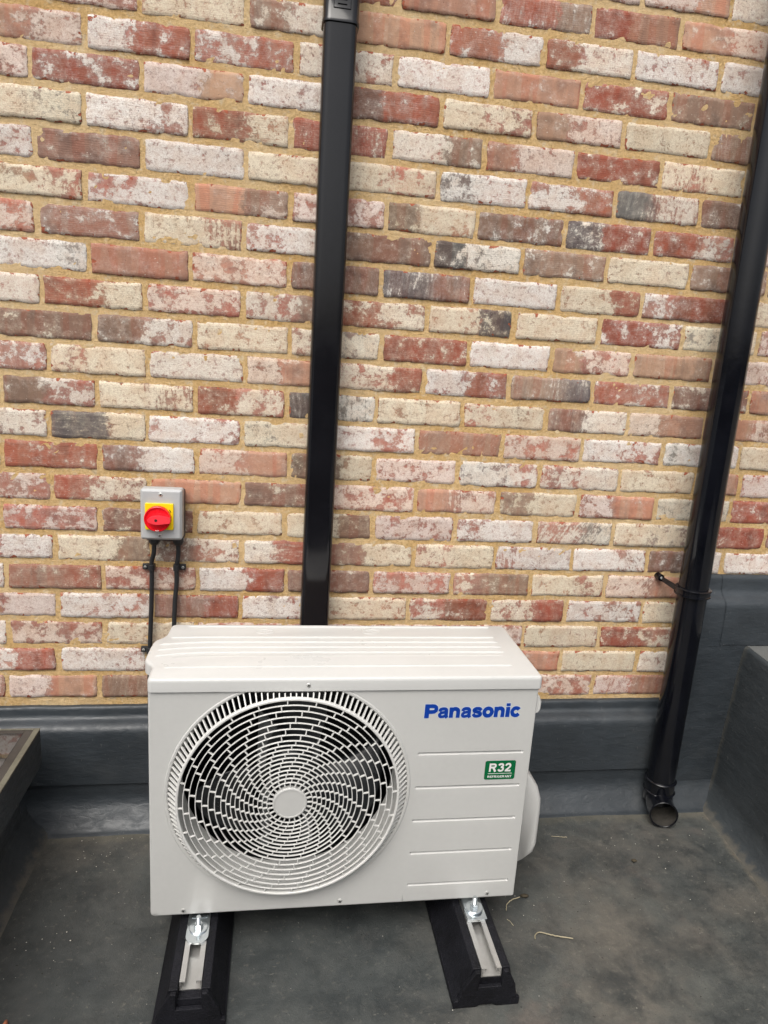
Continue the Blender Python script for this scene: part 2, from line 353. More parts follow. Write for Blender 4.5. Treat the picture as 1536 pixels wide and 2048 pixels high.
# ---------------------------------------------------------------- brick wall
# course, joint positions along the wall (m), height of the course middle at x=0.7, slope, clay/limewash kind of each brick (left half, right half)
ROWS=[
 (-3,[1.241,1.467],0.2374,-0.0021,'MM MP WW'),
 (-2,[0.671,0.899,1.127,1.349,1.582],0.1598,-0.0021,'RR PP RB RP PM WW'),
 (-1,[0.111,0.337,0.56,0.786,1.017,1.241,1.464],0.0823,-0.0021,'MM CC BW PP RW RW WM WW'),
 (0,[-0.004,0.22,0.445,0.671,0.897,1.12,1.347,1.574],0.0038,-0.0015,'PM WR MR WM WW PP RR BB BM'),
 (1,[-0.115,0.113,0.337,0.558,0.784,1.011,1.239,1.468],-0.0709,-0.0023,'MM RR WP WW BR CM PM CC BB'),
 (2,[-0.008,0.216,0.439,0.667,0.896,1.123,1.348,1.577],-0.1493,-0.0027,'CG WM RC RR WB PW RR MC BB'),
 (3,[-0.112,0.115,0.339,0.561,0.789,1.01,1.237,1.467],-0.2268,-0.0024,'WM BB WW CW CM GW MR KM BB'),
 (4,[-0.01,0.218,0.444,0.669,0.892,1.118,1.349,1.581],-0.306,-0.004,'CM MW PB MM BC BB KR RM MM'),
 (5,[-0.114,0.111,0.339,0.564,0.789,1.014,1.237,1.465,1.687],-0.3805,-0.0027,'MM BB CM MW BB KG BB CW BB MM'),
 (6,[-0.007,0.218,0.447,0.667,0.893,1.119,1.345,1.58],-0.4579,-0.0045,'WG PP MM BB KB WW CR MR CW'),
 (7,[-0.111,0.116,0.34,0.564,0.786,1.009,1.237,1.471,1.689],-0.5332,-0.0019,'MW RC MM MB RM CK CC RM GC MM'),
 (8,[0.002,0.229,0.452,0.675,0.898,1.119,1.342,1.572],-0.6104,-0.0035,'BB BM CC MG RR WW PM PP MM'),
 (9,[-0.103,0.12,0.346,0.565,0.79,1.014,1.241,1.465,1.693],-0.6857,-0.0052,'WM MC WW CP MR WR BK RR BB PP'),
 (10,[-0.209,0.004,0.23,0.45,0.672,0.896,1.122,1.352,1.575],-0.7637,-0.0042,'WW BM CM RM KG CC MC BW CP PM'),
 (11,[-0.109,0.117,0.341,0.566,0.784,1.01,1.233,1.464,1.695],-0.8394,-0.0045,'WW KC WM GC WM PP MM WM GW CC'),
 (12,[-0.214,0.006,0.235,0.459,0.675,0.897,1.122,1.349,1.575,1.71],-0.9154,-0.0062,'MW RR BW MP BC MM GM MW CC PP MM'),
 (13,[-0.107,0.118,0.346,0.567,0.79,1.014,1.241,1.468,1.695],-0.9927,-0.0046,'MM RM PP BB MM PM BC MP GG RR'),
 (14,[-0.226,0.002,0.23,0.455,0.682,0.903,1.129,1.354,1.58,1.819],-1.0694,-0.0037,'MM MM BB CC CB MM MW MG CG RR BB'),
 (15,[-0.105,0.126,0.348,0.568,0.797,1.021,1.245,1.469,1.7],-1.1444,-0.0044,'RW CB BM WR BC MC MW WM BW WM'),
 (16,[-0.222,0.007,0.237,0.462,0.686,0.908,1.132,1.353,1.583],-1.2208,-0.0041,'WW BR MM WR BB MM MB CM MP WM'),
 (17,[-0.104,0.126,0.347,0.568,0.793,1.02,1.245,1.476,1.707],-1.2961,-0.0048,'PW WM BR WM CC MR MR WM CB MM'),
 (18,[-0.224,0.005,0.234,0.462,0.689,0.913,1.129,1.357,1.585],-1.3718,-0.0059,'WW MM CC MM MM MM MM CW RM MM'),
 (19,[-0.109,0.111,0.341,0.568,0.793,1.019,1.248,1.483,1.711],-1.4464,-0.0073,'MR WM RR MM BB MM MP CC WG MM'),
 (20,[-0.236,-0.01,0.225,0.456,0.681,0.907,1.133,1.356,1.586],-1.5207,-0.0067,'MM WP BR MM CC MM MM MM MP BB'),
]

WALLX0, WALLX1 = -1.55, 3.3
wall = thing('brick_wall', (.7, 0, -1.88), 'tall wall of reclaimed red and whitewashed bricks with sandy yellow mortar', 'wall')
KIND = {  # clay (sRGB seen), limewash cover, tint
 'P': ((170, 132, 110), .15), 'R': ((146, 92, 75), .26), 'B': ((136, 108, 93), .24), 'K': ((98, 91, 88), .26),
 'M': ((160, 108, 92), .61), 'W': ((154, 110, 99), .86), 'C': ((156, 118, 96), .82), 'G': ((130, 118, 110), .68)}
def mean_course(r):
    return 0.0762
def course_list():
    L = []; rnd = random.Random(3)
    for r, xs, z, s, t in ROWS: L.append([r, list(xs), z, s, t.split()])
    top = L[0]
    known = {l[0]: l for l in L}
    z = L[0][2]
    for k in range(1, 12):
        par = known[-3 if k % 2 == 0 else -2][1][0]
        L.append([-3-k, [par+.012*rnd.random()], z+.0765*k, 0.0, ['?', '?']])
    z = L[23][2]
    for k in range(1, 5):
        par = known[20 if k % 2 == 0 else 19][1][0]
        L.append([20+k, [par], z-.0765*k-.014, -.009, ['?', '?']])
    for l in L:
        ks = ['M', 'W', 'P', 'R', 'B', 'C', 'M', 'W']
        def rk():
            a = rnd.choice(ks); return a+(a if rnd.random() < .55 else rnd.choice(ks))
        l[4] = [rk() if q == '?' else q for q in l[4]]
        while l[1][0] > WALLX0: l[1].insert(0, l[1][0]-.2255+rnd.uniform(-.004, .004)); l[4].insert(0, rk())
        while l[1][-1] < WALLX1: l[1].append(l[1][-1]+.2255+rnd.uniform(-.004, .004)); l[4].append(rk())
    return L
def cov_sum(kd): return KIND[kd[0]][1]+KIND[kd[1]][1]
def build_bricks():
    V = []; F = []; A = {k: [] for k in ('tc', 'tb', 'u', 'ed', 'split', 'soft', 'crease', 'style', 'clayA', 'clayB', 'limA', 'limB', 'lime')}
    rnd = random.Random(11)
    for r, xs, zc, sl_, kinds in course_list():
        for i in range(1, len(xs)):
            kd = kinds[i] if i < len(kinds) else 'MM'
            x0, x1 = xs[i-1]+.0045, xs[i]-.0045
            x0 += rnd.uniform(-.0015, .0015); x1 += rnd.uniform(-.0015, .0015)
            hz = .0325+rnd.uniform(-.0013, .0012)
            vis = -.6 < x0 < 2.2
            nx, nz = (34, 12) if vis else (12, 5)
            L = x1-x0; tilt = rnd.uniform(-.004, .004); h = .0022+rnd.uniform(-.0010, .0012)
            sd = Vector((rnd.uniform(-50, 50), rnd.uniform(-50, 50), rnd.uniform(-50, 50)))
            ang = rnd.choice([0, 0, .15, -.2, .5, -.5, 1.57, 0])+rnd.uniform(-.15, .15)
            ca, sa = cos(ang), sin(ang)
            a, b = kd[0], kd[1]
            def clay(k):
                c, cov = KIND[k]; f = rnd.uniform(.90, 1.08); g = rnd.uniform(-5, 5)
                l = lin(min(255, c[0]*f), min(255, (c[1]+g)*f), min(255, (c[2]+g*.6)*f), 1.12)
                return l, min(1, max(0, cov+rnd.uniform(-.09, .09)))
            cA, lA = clay(a)
            cB, lB = (cA, lA) if a == b else clay(b)
            cream = 1.0 if 'C' in kd else (0 if 'W' in kd else rnd.choice([0, .25, .5, .8]))
            if 'C' not in kd and 'W' in kd and rnd.random() < .25: cream = .45
            lw = Vector(lin(215, 210, 203)[:3]); lc = Vector(lin(211, 201, 180)[:3]); lp = Vector(lin(206, 186, 176)[:3])
            li = lw.lerp(lc, cream)
            if kd == 'MM' or 'P' in kd: li = li.lerp(lp, .55)
            li = tuple(li*rnd.uniform(1.10, 1.28))+(1,)
            split = rnd.uniform(.35, .65); soft = .25 if (a in 'BK' and b in 'BK') else rnd.choice([.03, .03, .08, .15])
            style = (1 if rnd.random() < .13 else rnd.random()*.45) if cov_sum(kd) > .8 else rnd.choice([0, 0, 0, .4, .6, 1])
            crease = 1.0 if ('R' in kd or rnd.random() < .25) else rnd.uniform(0, .35)
            rc = rnd.uniform(.003, .009); base = len(V)
            # coordinates concentrated at the arris
            def spread(n):
                t = [j/(n-1) for j in range(n)]
                return [.5-.5*cos(pi*q)*.35-(.5-q)*.65 if False else q for q in t]
            us = [0, .0022, .006, .014]+[.014+(.972)*(j/(nx-7)) for j in range(1, nx-7)]+[.986, .994, .9978, 1]
            vs = [0, .012, .035]+[.035+.93*(j/(nz-5)) for j in range(1, nz-5)]+[.965, .988, 1]
            for v in vs:
                for u in us:
                    px = (u-.5)*L; pz = (v-.5)*2*hz
                    # rounded corners
                    dx = L/2-abs(px); dz = hz-abs(pz)
                    if dx < rc and dz < rc:
                        ex, ez = rc-dx, rc-dz; q = math.hypot(ex, ez); m = max(ex, ez)
                        k = m/q if q > 0 else 1
                        px = math.copysign(L/2-rc+ex*k, px); pz = math.copysign(hz-rc+ez*k, pz)
                    ed = min(L/2-abs((u-.5)*L), hz-abs((v-.5)*2*hz))
                    wv = .0030*fbm(px*30+sd.x, pz*30, sd.y, 3)
                    edge = max(0, 1-ed/.02)
                    xx = px+wv*edge*1.2; zz = pz+.0028*fbm(px*30+sd.z, pz*40, sd.x, 3)*edge
                    t_ = min(1, ed/.0026); round_ = 1-(1-t_)**2
                    rel = .0008*fbm(px*25, pz*25, sd.z, 4)+.0005*fbm(px*90, pz*90, sd.y, 2)
                    nick = max(0, fbm(px*38+sd.y, pz*38, sd.z, 2)-.25)*.006*max(0, 1-ed/.012)
                    y = .003-(.003+h+tilt*pz*8)*round_+rel*t_+nick
                    X = (x0+x1)/2+xx
                    V.append((X-.7, y, zc+sl_*(X-.7)+zz+1.88))
                    A['u'].append(u); A['ed'].append(ed)
                    A['tc'] += [px*ca-pz*sa+sd.x, px*sa+pz*ca+sd.y, sd.z]
                    A['tb'] += [px+sd.y, pz+sd.z, sd.x]
                    for k, val in (('split', split), ('soft', soft), ('crease', crease), ('style', style), ('limA', lA), ('limB', lB)): A[k].append(val)
                    A['clayA'] += cA; A['clayB'] += cB; A['lime'] += li
            n1, n2 = len(us), len(vs)
            for q in range(n2-1):
                for p in range(n1-1):
                    k = base+q*n1+p; F.append((k, k+1, k+n1+1, k+n1))
    me = bpy.data.meshes.new('bricks'); me.from_pydata(V, [], F)
    for k, vals in A.items():
        typ = 'FLOAT_VECTOR' if k in ('tc', 'tb') else ('FLOAT_COLOR' if k in ('clayA', 'clayB', 'lime') else 'FLOAT')
        at = me.attributes.new(k, typ, 'POINT')
        at.data.foreach_set('vector' if typ == 'FLOAT_VECTOR' else ('color' if typ == 'FLOAT_COLOR' else 'value'), vals)
    me.materials.append(MAT['brick']); me.polygons.foreach_set('use_smooth', [True]*len(F)); me.update()
    o = bpy.data.objects.new('bricks', me); COL.objects.link(o); o.parent = wall
build_bricks()
m = MB(); nx, nz = 560, 400; x0, x1, z0, z1 = WALLX0+.1, WALLX1-.1, -1.95, .95
vv = []
for j in range(nz+1):
    for i in range(nx+1):
        x = x0+(x1-x0)*i/nx; z = z0+(z1-z0)*j/nz
        y = -.0002-.0013*fbm(x*24, z*34, 3.3, 4)-.0010*fbm(x*85, z*100, 7, 3)
        vv.append((x, y, z))
m.v = vv; m.f = [(j*(nx+1)+i, j*(nx+1)+i+1, (j+1)*(nx+1)+i+1, (j+1)*(nx+1)+i) for j in range(nz) for i in range(nx)]
m.build('mortar', MAT['mortar'], wall, smooth=180, recalc=False)
MB().box(WALLX0, WALLX1, .012, .22, -2.0, 1.12).build('wall_core', MAT['mortar'], wall, smooth=0)

# ---------------------------------------------------------------- floor and upstands
FZ = -1.88
m = MB(); nx, ny = 120, 90
vv = []
for j in range(ny+1):
    for i in range(nx+1):
        x = -1.2+4.6*i/nx; y = -3.2+3.3*j/ny
        vv.append((x, y, FZ+.0018*fbm(x*3, y*3, 0, 3)+.0006*fbm(x*14, y*14, 0, 2)))
m.v = vv; m.f = [(j*(nx+1)+i, j*(nx+1)+i+1, (j+1)*(nx+1)+i+1, (j+1)*(nx+1)+i) for j in range(ny) for i in range(nx)]
m.add([(-60, -60, FZ-.012), (60, -60, FZ-.012), (60, 60, FZ-.012), (-60, 60, FZ-.012)], [(0, 1, 2, 3)])
tag(m.build('floor', MAT['floor'], smooth=180, recalc=False), kind='structure')

def wavy_sheet(name, prof, xs, mat, parent, amp=.0012, f=9):
    """a coating sheet: profile of (y, z) points swept along x, slightly uneven"""
    m = MB(); n = len(prof)
    for x in xs:
        for k, (y, z) in enumerate(prof):
            m.v.append((x, y-amp*fbm(x*f, z*f*1.6, 2.2, 4)-.0005*fbm(x*45, z*60, 0, 3), z+(.0012*fbm(x*14, 0, 5, 3) if k < 3 else .0006*fbm(x*9, k*.3, 5, 2))))
    m.f = [(i*n+k, (i+1)*n+k, (i+1)*n+k+1, i*n+k+1) for i in range(len(xs)-1) for k in range(n-1)]
    return m.build(name, mat, parent, smooth=50, recalc=False)
def dense(P, step=.006):
    out = [P[0]]
    for a, b in zip(P, P[1:]):
        L = math.hypot(b[0]-a[0], b[1]-a[1]); n = max(1, int(L/step))
        out += [(a[0]+(b[0]-a[0])*k/n, a[1]+(b[1]-a[1])*k/n) for k in range(1, n+1)]
    return out
def frange(a, b, s): n = max(1, int(round((b-a)/s))); return [a+(b-a)*i/n for i in range(n+1)]
up1 = thing('roof_upstand', (.7, -.04, FZ), 'low dark grey coated upstand along the wall foot behind the white unit', 'upstand', 'coated roof edges')
top1 = [(.006, -1.569), (-.010, -1.5685), (-.0135, -1.571), (-.0150, -1.577), (-.0155, -1.588), (-.0170, -1.5955), (-.0225, -1.6000), (-.034, -1.6035), (-.0445, -1.6080), (-.0505, -1.6150), (-.0530, -1.624), (-.0540, -1.640), (-.0560, -1.7665), (-.0560, -1.768)]
wavy_sheet('lapped_sheet', dense(top1), frange(-.30, 1.645, .008), MAT['coat'], up1)
bot1 = [(-.046, -1.764), (-.0505, -1.768), (-.0505, -1.805), (-.053, -1.818), (-.060, -1.832), (-.085, -1.862), (-.100, -1.876), (-.112, -1.8795), (-.118, -1.883)]
wavy_sheet('bottom_fillet', dense(bot1), frange(-.30, 1.80, .008), MAT['coat'], up1, .0009)
up2 = thing('raised_upstand', (1.72, -.04, FZ), 'taller dark grey coated upstand on the wall, right of the round downpipe', 'upstand', 'coated roof edges')
top2 = [(.006, -1.181), (-.010, -1.1805), (-.015, -1.184), (-.017, -1.192), (-.019, -1.212), (-.022, -1.226), (-.029, -1.236), (-.040, -1.243), (-.049, -1.251), (-.053, -1.262), (-.0545, -1.28), (-.0555, -1.374), (-.0555, -1.3765)]
wavy_sheet('lapped_sheet', dense(top2), frange(1.70, 2.40, .008), MAT['coat'], up2)
top2b = [(p[0]+.0022, p[1]-(.006 if i > 9 else 0)) for i, p in enumerate(top2)]
wavy_sheet('lapped_sheet', dense(top2b), frange(1.635, 1.706, .008), MAT['coat'], up2)
low2 = [(-.046, -1.372), (-.0525, -1.378), (-.0525, -1.60), (-.0530, -1.815)]
wavy_sheet('lower_sheet', dense(low2), frange(1.635, 2.40, .008), MAT['coat'], up2, .002)

kb = thing('kerb_block', (1.95, -1.5, FZ), 'chunky dark grey coated kerb block on the right with a rounded dusty top edge', 'kerb', 'coated roof edges')
m = MB(); prof = dense([(.010, 0), (.006, -.002), (.002, -.006), (0, -.012), (-.002, -.03), (-.012, -.20), (-.022, -.38), (-.025, -.435), (-.033, -.458), (-.049, -.482), (-.066, -.4965), (-.074, -.503)], .01)
ys = frange(-.05, -2.6, .012); n = len(prof)
for y in ys:
    for dx, dz in prof:
        k = .0022*fbm(y*9, dz*12, 1.1, 4)+.0006*fbm(y*50, dz*50, 3, 2)
        ex = .45*max(0, 1-(-.05-y)/.05)*0
        m.v.append((1.778+.105*(y+.06)+dx+k, y, -1.3805+dz+0))
m.f = [(i*n+k, i*n+k+1, (i+1)*n+k+1, (i+1)*n+k) for i in range(len(ys)-1) for k in range(n-1)]
m.build('face', MAT['coat2'], kb, smooth=60, recalc=False)
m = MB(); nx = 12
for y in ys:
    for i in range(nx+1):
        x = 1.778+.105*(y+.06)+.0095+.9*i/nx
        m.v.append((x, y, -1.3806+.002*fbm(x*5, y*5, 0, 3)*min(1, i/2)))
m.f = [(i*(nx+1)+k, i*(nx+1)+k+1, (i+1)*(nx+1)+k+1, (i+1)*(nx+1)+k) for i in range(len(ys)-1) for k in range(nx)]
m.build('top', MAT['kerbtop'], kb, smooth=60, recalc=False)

# ---------------------------------------------------------------- roof light on the left
rl = thing('roof_light', (-.5, -.7, FZ), 'flat glass roof light in a dark frame at the left edge, reflecting the bricks', 'roof light')
RX, RY, RZ = -.116, -.135, -1.557
m = MB(); m.box(-1.15, -.172, -1.40, RY+.002, FZ-.02, -1.64); m.build('kerb', MAT['coat2'], rl, bevel=.006)
m = MB(); prof = [(-.176, -1.80), (-.170, -1.822), (-.155, -1.85), (-.128, -1.874), (-.116, -1.8825)]
for y in frange(-.09, -1.5, .02):
    for x, z in dense(prof, .008): m.v.append((x-.001*fbm(y*12, z*12, 0, 3), y, z))
n = len(dense(prof, .008)); c_ = len(frange(-.09, -1.5, .02)); m.f = [(i*n+k, i*n+k+1, (i+1)*n+k+1, (i+1)*n+k) for i in range(c_-1) for k in range(n-1)]
m.build('fillet', MAT['coat2'], rl, smooth=60, recalc=False)
m = MB(); m.box(-1.2, RX, -1.42, RY, -1.655, RZ-.004); m.build('frame', MAT['coat2'], rl, bevel=.003)
m = MB()
W_ = .013
m.box(RX-W_, RX, -1.42, RY, RZ-.004, RZ); m.box(-1.2, RX-W_-.0005, RY-.006, RY, RZ-.004, RZ)
m.build('edge_trim', MAT['frame'], rl, bevel=.001)
m = MB(); m.box(RX-W_-.019, RX-W_-.0005, -1.42, RY-.0065, RZ-.004, RZ-.0012); m.box(-1.2, RX-W_-.0195, RY-.020, RY-.0065, RZ-.004, RZ-.0012)
m.build('glazing_seal', MAT['seal'], rl, bevel=.0005)
m = MB(); m.box(-1.2, RX-W_-.0200, -1.42, RY-.0205, RZ-.004, RZ-.0018); m.build('glass', MAT['glass'], rl, smooth=0)

# ---------------------------------------------------------------- square downpipe
dp = thing('square_downpipe', (.537, -.045, -1.87), 'gloss black square downpipe with rounded corners running up the wall behind the unit', 'downpipe', 'black downpipes on the wall')
def rr_pipe(m, x0, x1, y0, y1, r, z0, z1):
    P = rrect(x0, x1, y0, y1, r, 8); m.loft([[(p[0], p[1], z) for p in P] for z in (z0, z1)])
m = MB(); rr_pipe(m, .5005, .5735, -.073, -.012, .016, -1.85, .075); m.build('pipe', MAT['pvc'], dp, smooth=40)
m = MB()
P = rrect(.4970, .5770, -.077, -.008, .018, 8)
m.loft([[(p[0], p[1], z) for p in q] for z, q in ((.058, inset(P, .002)), (.058, P), (.0635, P), (.0655, inset(P, .0012)), (.155, inset(P, .0012)), (.165, inset(P, -.002)), (.235, inset(P, -.002)))])
sock = m.build('socket', MAT['pvc'], dp, smooth=40)
m = MB()
for x in (.501, .573): MB().box(x-.0035, x+.0035, -.0815, -.0745, .118, .131).build('lug', MAT['pvc'], sock, bevel=.0018)
m = MB(); q = [(.520, .083), (.556, .083), (.556, .111), (.520, .111)]
for (a, b), (c, d_) in zip(q, q[1:]+q[:1]): m.tube([(a, -.0763, b), (c, -.0763, d_)], .0009, 6)
for z in (.091, .100): m.tube([(.528, -.0762, z), (.548, -.0762, z)], .0013, 6)
m.build('moulded_mark', MAT['pvc'], sock)
m = MB(); rr_pipe(m, .4965, .5775, -.0775, -.008, .018, .170, .62); m.build('upper_fitting', MAT['pvc'], dp, smooth=40)

# ---------------------------------------------------------------- round downpipe
rp = thing('round_downpipe', (1.5645, -.092, FZ), 'round gloss black downpipe with an open shoe near the right corner', 'downpipe', 'black downpipes on the wall')
PX, PY, PR = 1.5575, -.098, .0387
m = MB(); m.cyl((PX, PY, -1.80), (PX, PY, .9), PR, n=48); m.build('pipe', MAT['pvcold'], rp, smooth=40)
m = MB()
prof = [(PR-.001, -1.842), (PR+.0022, -1.840), (PR+.0022, -1.8115)]+[(PR+.0022+.0034*sin(pi*k/6), -1.8110+.0052*k/6) for k in range(7)]+[(PR+.0022, -1.777)]+[(PR+.0022+.0034*sin(pi*k/6), -1.7765+.0052*k/6) for k in range(7)]+[(PR-.001, -1.7705)]
m.revolve([(r, z) for r, z in prof], (PX, PY, 0), 'Z', 48); m.build('collar', MAT['pvcold'], rp, smooth=30)
# shoe: a bend that turns the flow out towards the viewer
mouth = Vector((PX-.002, PY-.066, -1.8475)); R0 = PR-.0012
rings_o = []; rings_i = []
N = 40
pts = [(0, 0, 0), (0, 0, .012)]
path = []
for k in range(13):
    a = radians(92)*k/12
    path.append((Vector((PX-.28*.042*(1-cos(a)), PY-.96*.042*(1-cos(a)), FZ+R0+.0435-.042*sin(a))), a))
e, a = path[-1]
path.append((e+Vector((-.28*sin(a), -.96*sin(a), -cos(a)))*.034, a))
for c_, a in path:
    fx = Vector((.96, -.28, 0)); fz = Vector((.28*cos(a), .96*cos(a), -sin(a)))
    rings_o.append([c_+fx*R0*cos(2*pi*k/N)+fz*R0*sin(2*pi*k/N) for k in range(N)])
    rings_i.append([c_+fx*(R0-.0028)*cos(2*pi*k/N)+fz*(R0-.0028)*sin(2*pi*k/N) for k in range(N)])
dz = FZ+.0015-min(p.z for r in rings_o for p in r)
for L in (rings_o, rings_i):
    for r in L:
        for p in r:
            if dz > 0: p.z += dz*min(1, max(0, (-1.80-p.z)/.03))
m = MB(); m.loft(rings_o+[rings_i[-1]], cap0=False, cap1=False)
shoe = m.build('shoe', MAT['pvcold'], rp, smooth=50)
MB().loft(rings_i[3:], cap0=True, cap1=False).build('silt_lining', MAT['silt'], shoe, smooth=50)
m = MB(); lip = rings_o[-1]; m.tube(lip+lip[:2], .0018, 8, cap=False); m.build('rim', MAT['pvcold'], shoe)
# bracket
BZ = -1.200
m = MB(); m.revolve([(PR-.0005, BZ-.0105), (PR+.0060, BZ-.0110), (PR+.0085, BZ-.0095), (PR+.0085, BZ-.0065), (PR+.0062, BZ-.0050), (PR+.0062, BZ+.0050), (PR+.0085, BZ+.0065), (PR+.0085, BZ+.0095), (PR+.0060, BZ+.0110), (PR-.0005, BZ+.0105)], (PX, PY, 0), 'Z', 48)
br = m.build('bracket', MAT['pvcold'], rp, smooth=30)
m = MB(); a0 = Vector((1.507, -.012, BZ+.010)); a1 = Vector((PX-.036, PY+.016, BZ+.001))
t_ = (a1-a0).normalized(); up_ = Vector((0, 0, 1)); s_ = t_.cross(up_).normalized(); u_ = s_.cross(t_)
r = []
for p, h in ((a0, .0075), (a0.lerp(a1, .3), .0070), (a0.lerp(a1, .8), .0078), (a1, .0085)):
    r.append([p+s_*.0018+u_*h, p-s_*.0018+u_*h, p-s_*.0018-u_*h, p+s_*.0018-u_*h])
m.loft(r); m.build('arm', MAT['pvcold'], br, bevel=.001)
m = MB(); m.cyl((1.507, 0, BZ+.011), (1.507, -.022, BZ+.011), .0105, .0095, 24); m.build('boss', MAT['pvcold'], br, bevel=.001)
m = MB(); m.cyl((1.507, -.018, BZ+.011), (1.507, -.0245, BZ+.011), .0046, .0035, 16); m.build('screw', MAT['screw'], br)

# ---------------------------------------------------------------- isolator switch, cables, clips
sw = thing('isolator_switch', (.158, -.01, -1.09), 'grey weatherproof rotary switch box with a red knob on a yellow plate', 'switch')
m = MB(); P = rrect(.118, .2075, -1.1055, -.9795, .006, 4)
m.extrude(P, 'Y', -.008, -.047); m.build('back_box', MAT['darkgrey'], sw, bevel=.0015)
P = rrect(.1125, .2085, -1.0945, -.9705, .006, 5); m = MB()
def ringsY(P, spec): return [[(p[0], y, p[1]) for p in inset(P, i)] for i, y in spec]
m.loft(ringsY(P, [(.0, -.0475), (0, -.0755), (.0050, -.0812), (.0056, -.0815)]), cap0=True, cap1=True)
cover = m.build('cover', MAT['grey'], sw, smooth=14)
m = MB(); m.extrude(rrect(.1245, .1895, -1.0675, -1.0035, .0025, 4), 'Y', -.0812, -.0875); yp = m.build('plate', MAT['yellow'], sw, bevel=.0008)
m = MB(); m.add([(.1800, -.0879, -1.0185), (.1812, -.0879, -1.0170), (.1851, -.0879, -1.0240), (.1838, -.0879, -1.0252)], [(0, 1, 2, 3)]); m.build('mark', MAT['black'], yp, smooth=0)
KX, KZ = .1545, -1.0385
m = MB(); m.revolve([(0, -.0890), (.0306, -.0890), (.0310, -.0935), (.0305, -.1000), (.0288, -.1015), (.0275, -.1003), (.0268, -.0985), (.0262, -.0975), (0, -.0975)], (KX, 0, KZ), 'Y', 56)
kn = m.build('knob', MAT['red'], sw, smooth=40)
P = []
for x, z in ((-.020, 0), (-.017, .0045), (-.006, .0085), (.004, .0092), (.029, .0052), (.0305, 0), (.029, -.0052), (.004, -.0092), (-.006, -.0085), (-.017, -.0045)): P.append((KX+x, KZ+z))
P = P[::-1]
m = MB(); m.loft(ringsY(P[::-1], [(0, -.0960), (0, -.1110), (.0012, -.1135)])); m.build('grip', MAT['redlight'], kn, smooth=30)
m = MB(); m.cyl((KX-.001, -.1132, KZ), (KX-.001, -.1139, KZ), .0032, n=16); m.build('grip_hole', MAT['black'], kn)
m = MB(); pts = [(KX-.004+.0013*i, -.1020, KZ-.0268-.0016*sin(pi*i/6)) for i in range(7)]; m.tube(pts, .0009, 6); m.build('white_tick', MAT['white'], kn)
def screw_head(x, z, y, r, parent, name='screw', cross=True, axis=None):
    m = MB(); m.revolve([(0, y+.001), (r, y+.001), (r, y-.0006), (r*.8, y-.0016), (0, y-.0022)], (x, 0, z), 'Y', 20)
    s = m.build(name, MAT['screw'], parent, smooth=40)
    if cross:
        m = MB()
        for a in (.4, .4+pi/2):
            dx, dz = cos(a), sin(a); w_ = r*.16; l = r*.62
            q = [(x+dx*l-dz*w_, z+dz*l+dx*w_), (x-dx*l-dz*w_, z-dz*l+dx*w_), (x-dx*l+dz*w_, z-dz*l-dx*w_), (x+dx*l+dz*w_, z+dz*l-dx*w_)]
            yy = y-.00235-(.00006 if a > 1 else 0); m.add([(p[0], yy, p[1]) for p in q], [(0, 1, 2, 3)])
        m.build('cross_recess', MAT['black'], s, smooth=0)
    return s
for x, z in ((.1595, -.9825), (.1575, -1.0835)): screw_head(x, z, -.0815, .0048, cover)
for x in (.1345, .1925):
    m = MB(); m.revolve([(0, 0), (.0125, 0), (.0130, -.004), (.0130, -.010), (.0095, -.0165), (.0078, -.018), (.0, -.018)], (x, -.026, -1.104), 'Z', 12); m.build('cable_gland', MAT['cable'], sw, smooth=25)

def cable(pts, label, base):
    # smooth curve through the points
    P = [Vector(p) for p in pts]; out = []
    for i in range(len(P)-1):
        a, b, c, d_ = P[max(i-1, 0)], P[i], P[i+1], P[min(i+2, len(P)-1)]
        for k in range(10):
            t = k/10; out.append(.5*((2*b)+(c-a)*t+(2*a-5*b+4*c-d_)*t*t+(3*b-a-3*c+d_)*t**3))
    out.append(P[-1])
    m = MB(); m.tube(out, .0058, 14); o = m.build('power_cable', MAT['cable'], smooth=60)
    return tag(o, label, 'cable', 'black cables below the switch')
cable([(.1345, -.026, -1.118), (.1330, -.024, -1.145), (.1265, -.017, -1.172), (.1265, -.016, -1.21), (.1245, -.0165, -1.29), (.1200, -.0165, -1.40), (.1185, -.0165, -1.47), (.128, -.030, -1.50), (.16, -.10, -1.52), (.20, -.20, -1.53), (.215, -.235, -1.53)], 'left of the two black cables running down from the switch', 0)
cable([(.1925, -.026, -1.118), (.1920, -.022, -1.150), (.1870, -.0165, -1.185), (.1872, -.0165, -1.22), (.1825, -.0165, -1.28), (.1800, -.0165, -1.36), (.1795, -.0165, -1.44), (.19, -.05, -1.50), (.23, -.2, -1.52), (.235, -.235, -1.52)], 'right of the two black cables running down from the switch', 1)
def clip(x, z, sgn, label):
    c = thing('cable_clip', (x, -.005, z), label, 'cable clip', 'cable clips on the bricks')
    m = MB()
    P = []
    for k in range(13):
        a = pi*k/12; P.append((x+.0078*cos(a), -.0175-.0078*sin(a)))
    P += [(x-.0078, -.004), (x+.0078, -.004)]
    m.extrude(P[::-1], 'Z', z-.0075, z+.0075)
    m.build('saddle', MAT['cable'], c, bevel=.0008)
    xs = sorted((x+sgn*.0082, x+sgn*.0225))
    m = MB(); m.box(xs[0], xs[1], -.014, -.004, z-.0072, z+.0072); m.build('tab', MAT['cable'], c, bevel=.0012)
    s = screw_head(x+sgn*.0158, z, -.0145, .0034, c)
    return c
clip(.1260, -1.184, -1, 'upper cable clip on the left cable, its screw to the left')
clip(.1865, -1.184, 1, 'cable clip on the right cable, its screw to the right')
clip(.1192, -1.408, -1, 'lowest cable clip, on the left cable just above the unit')

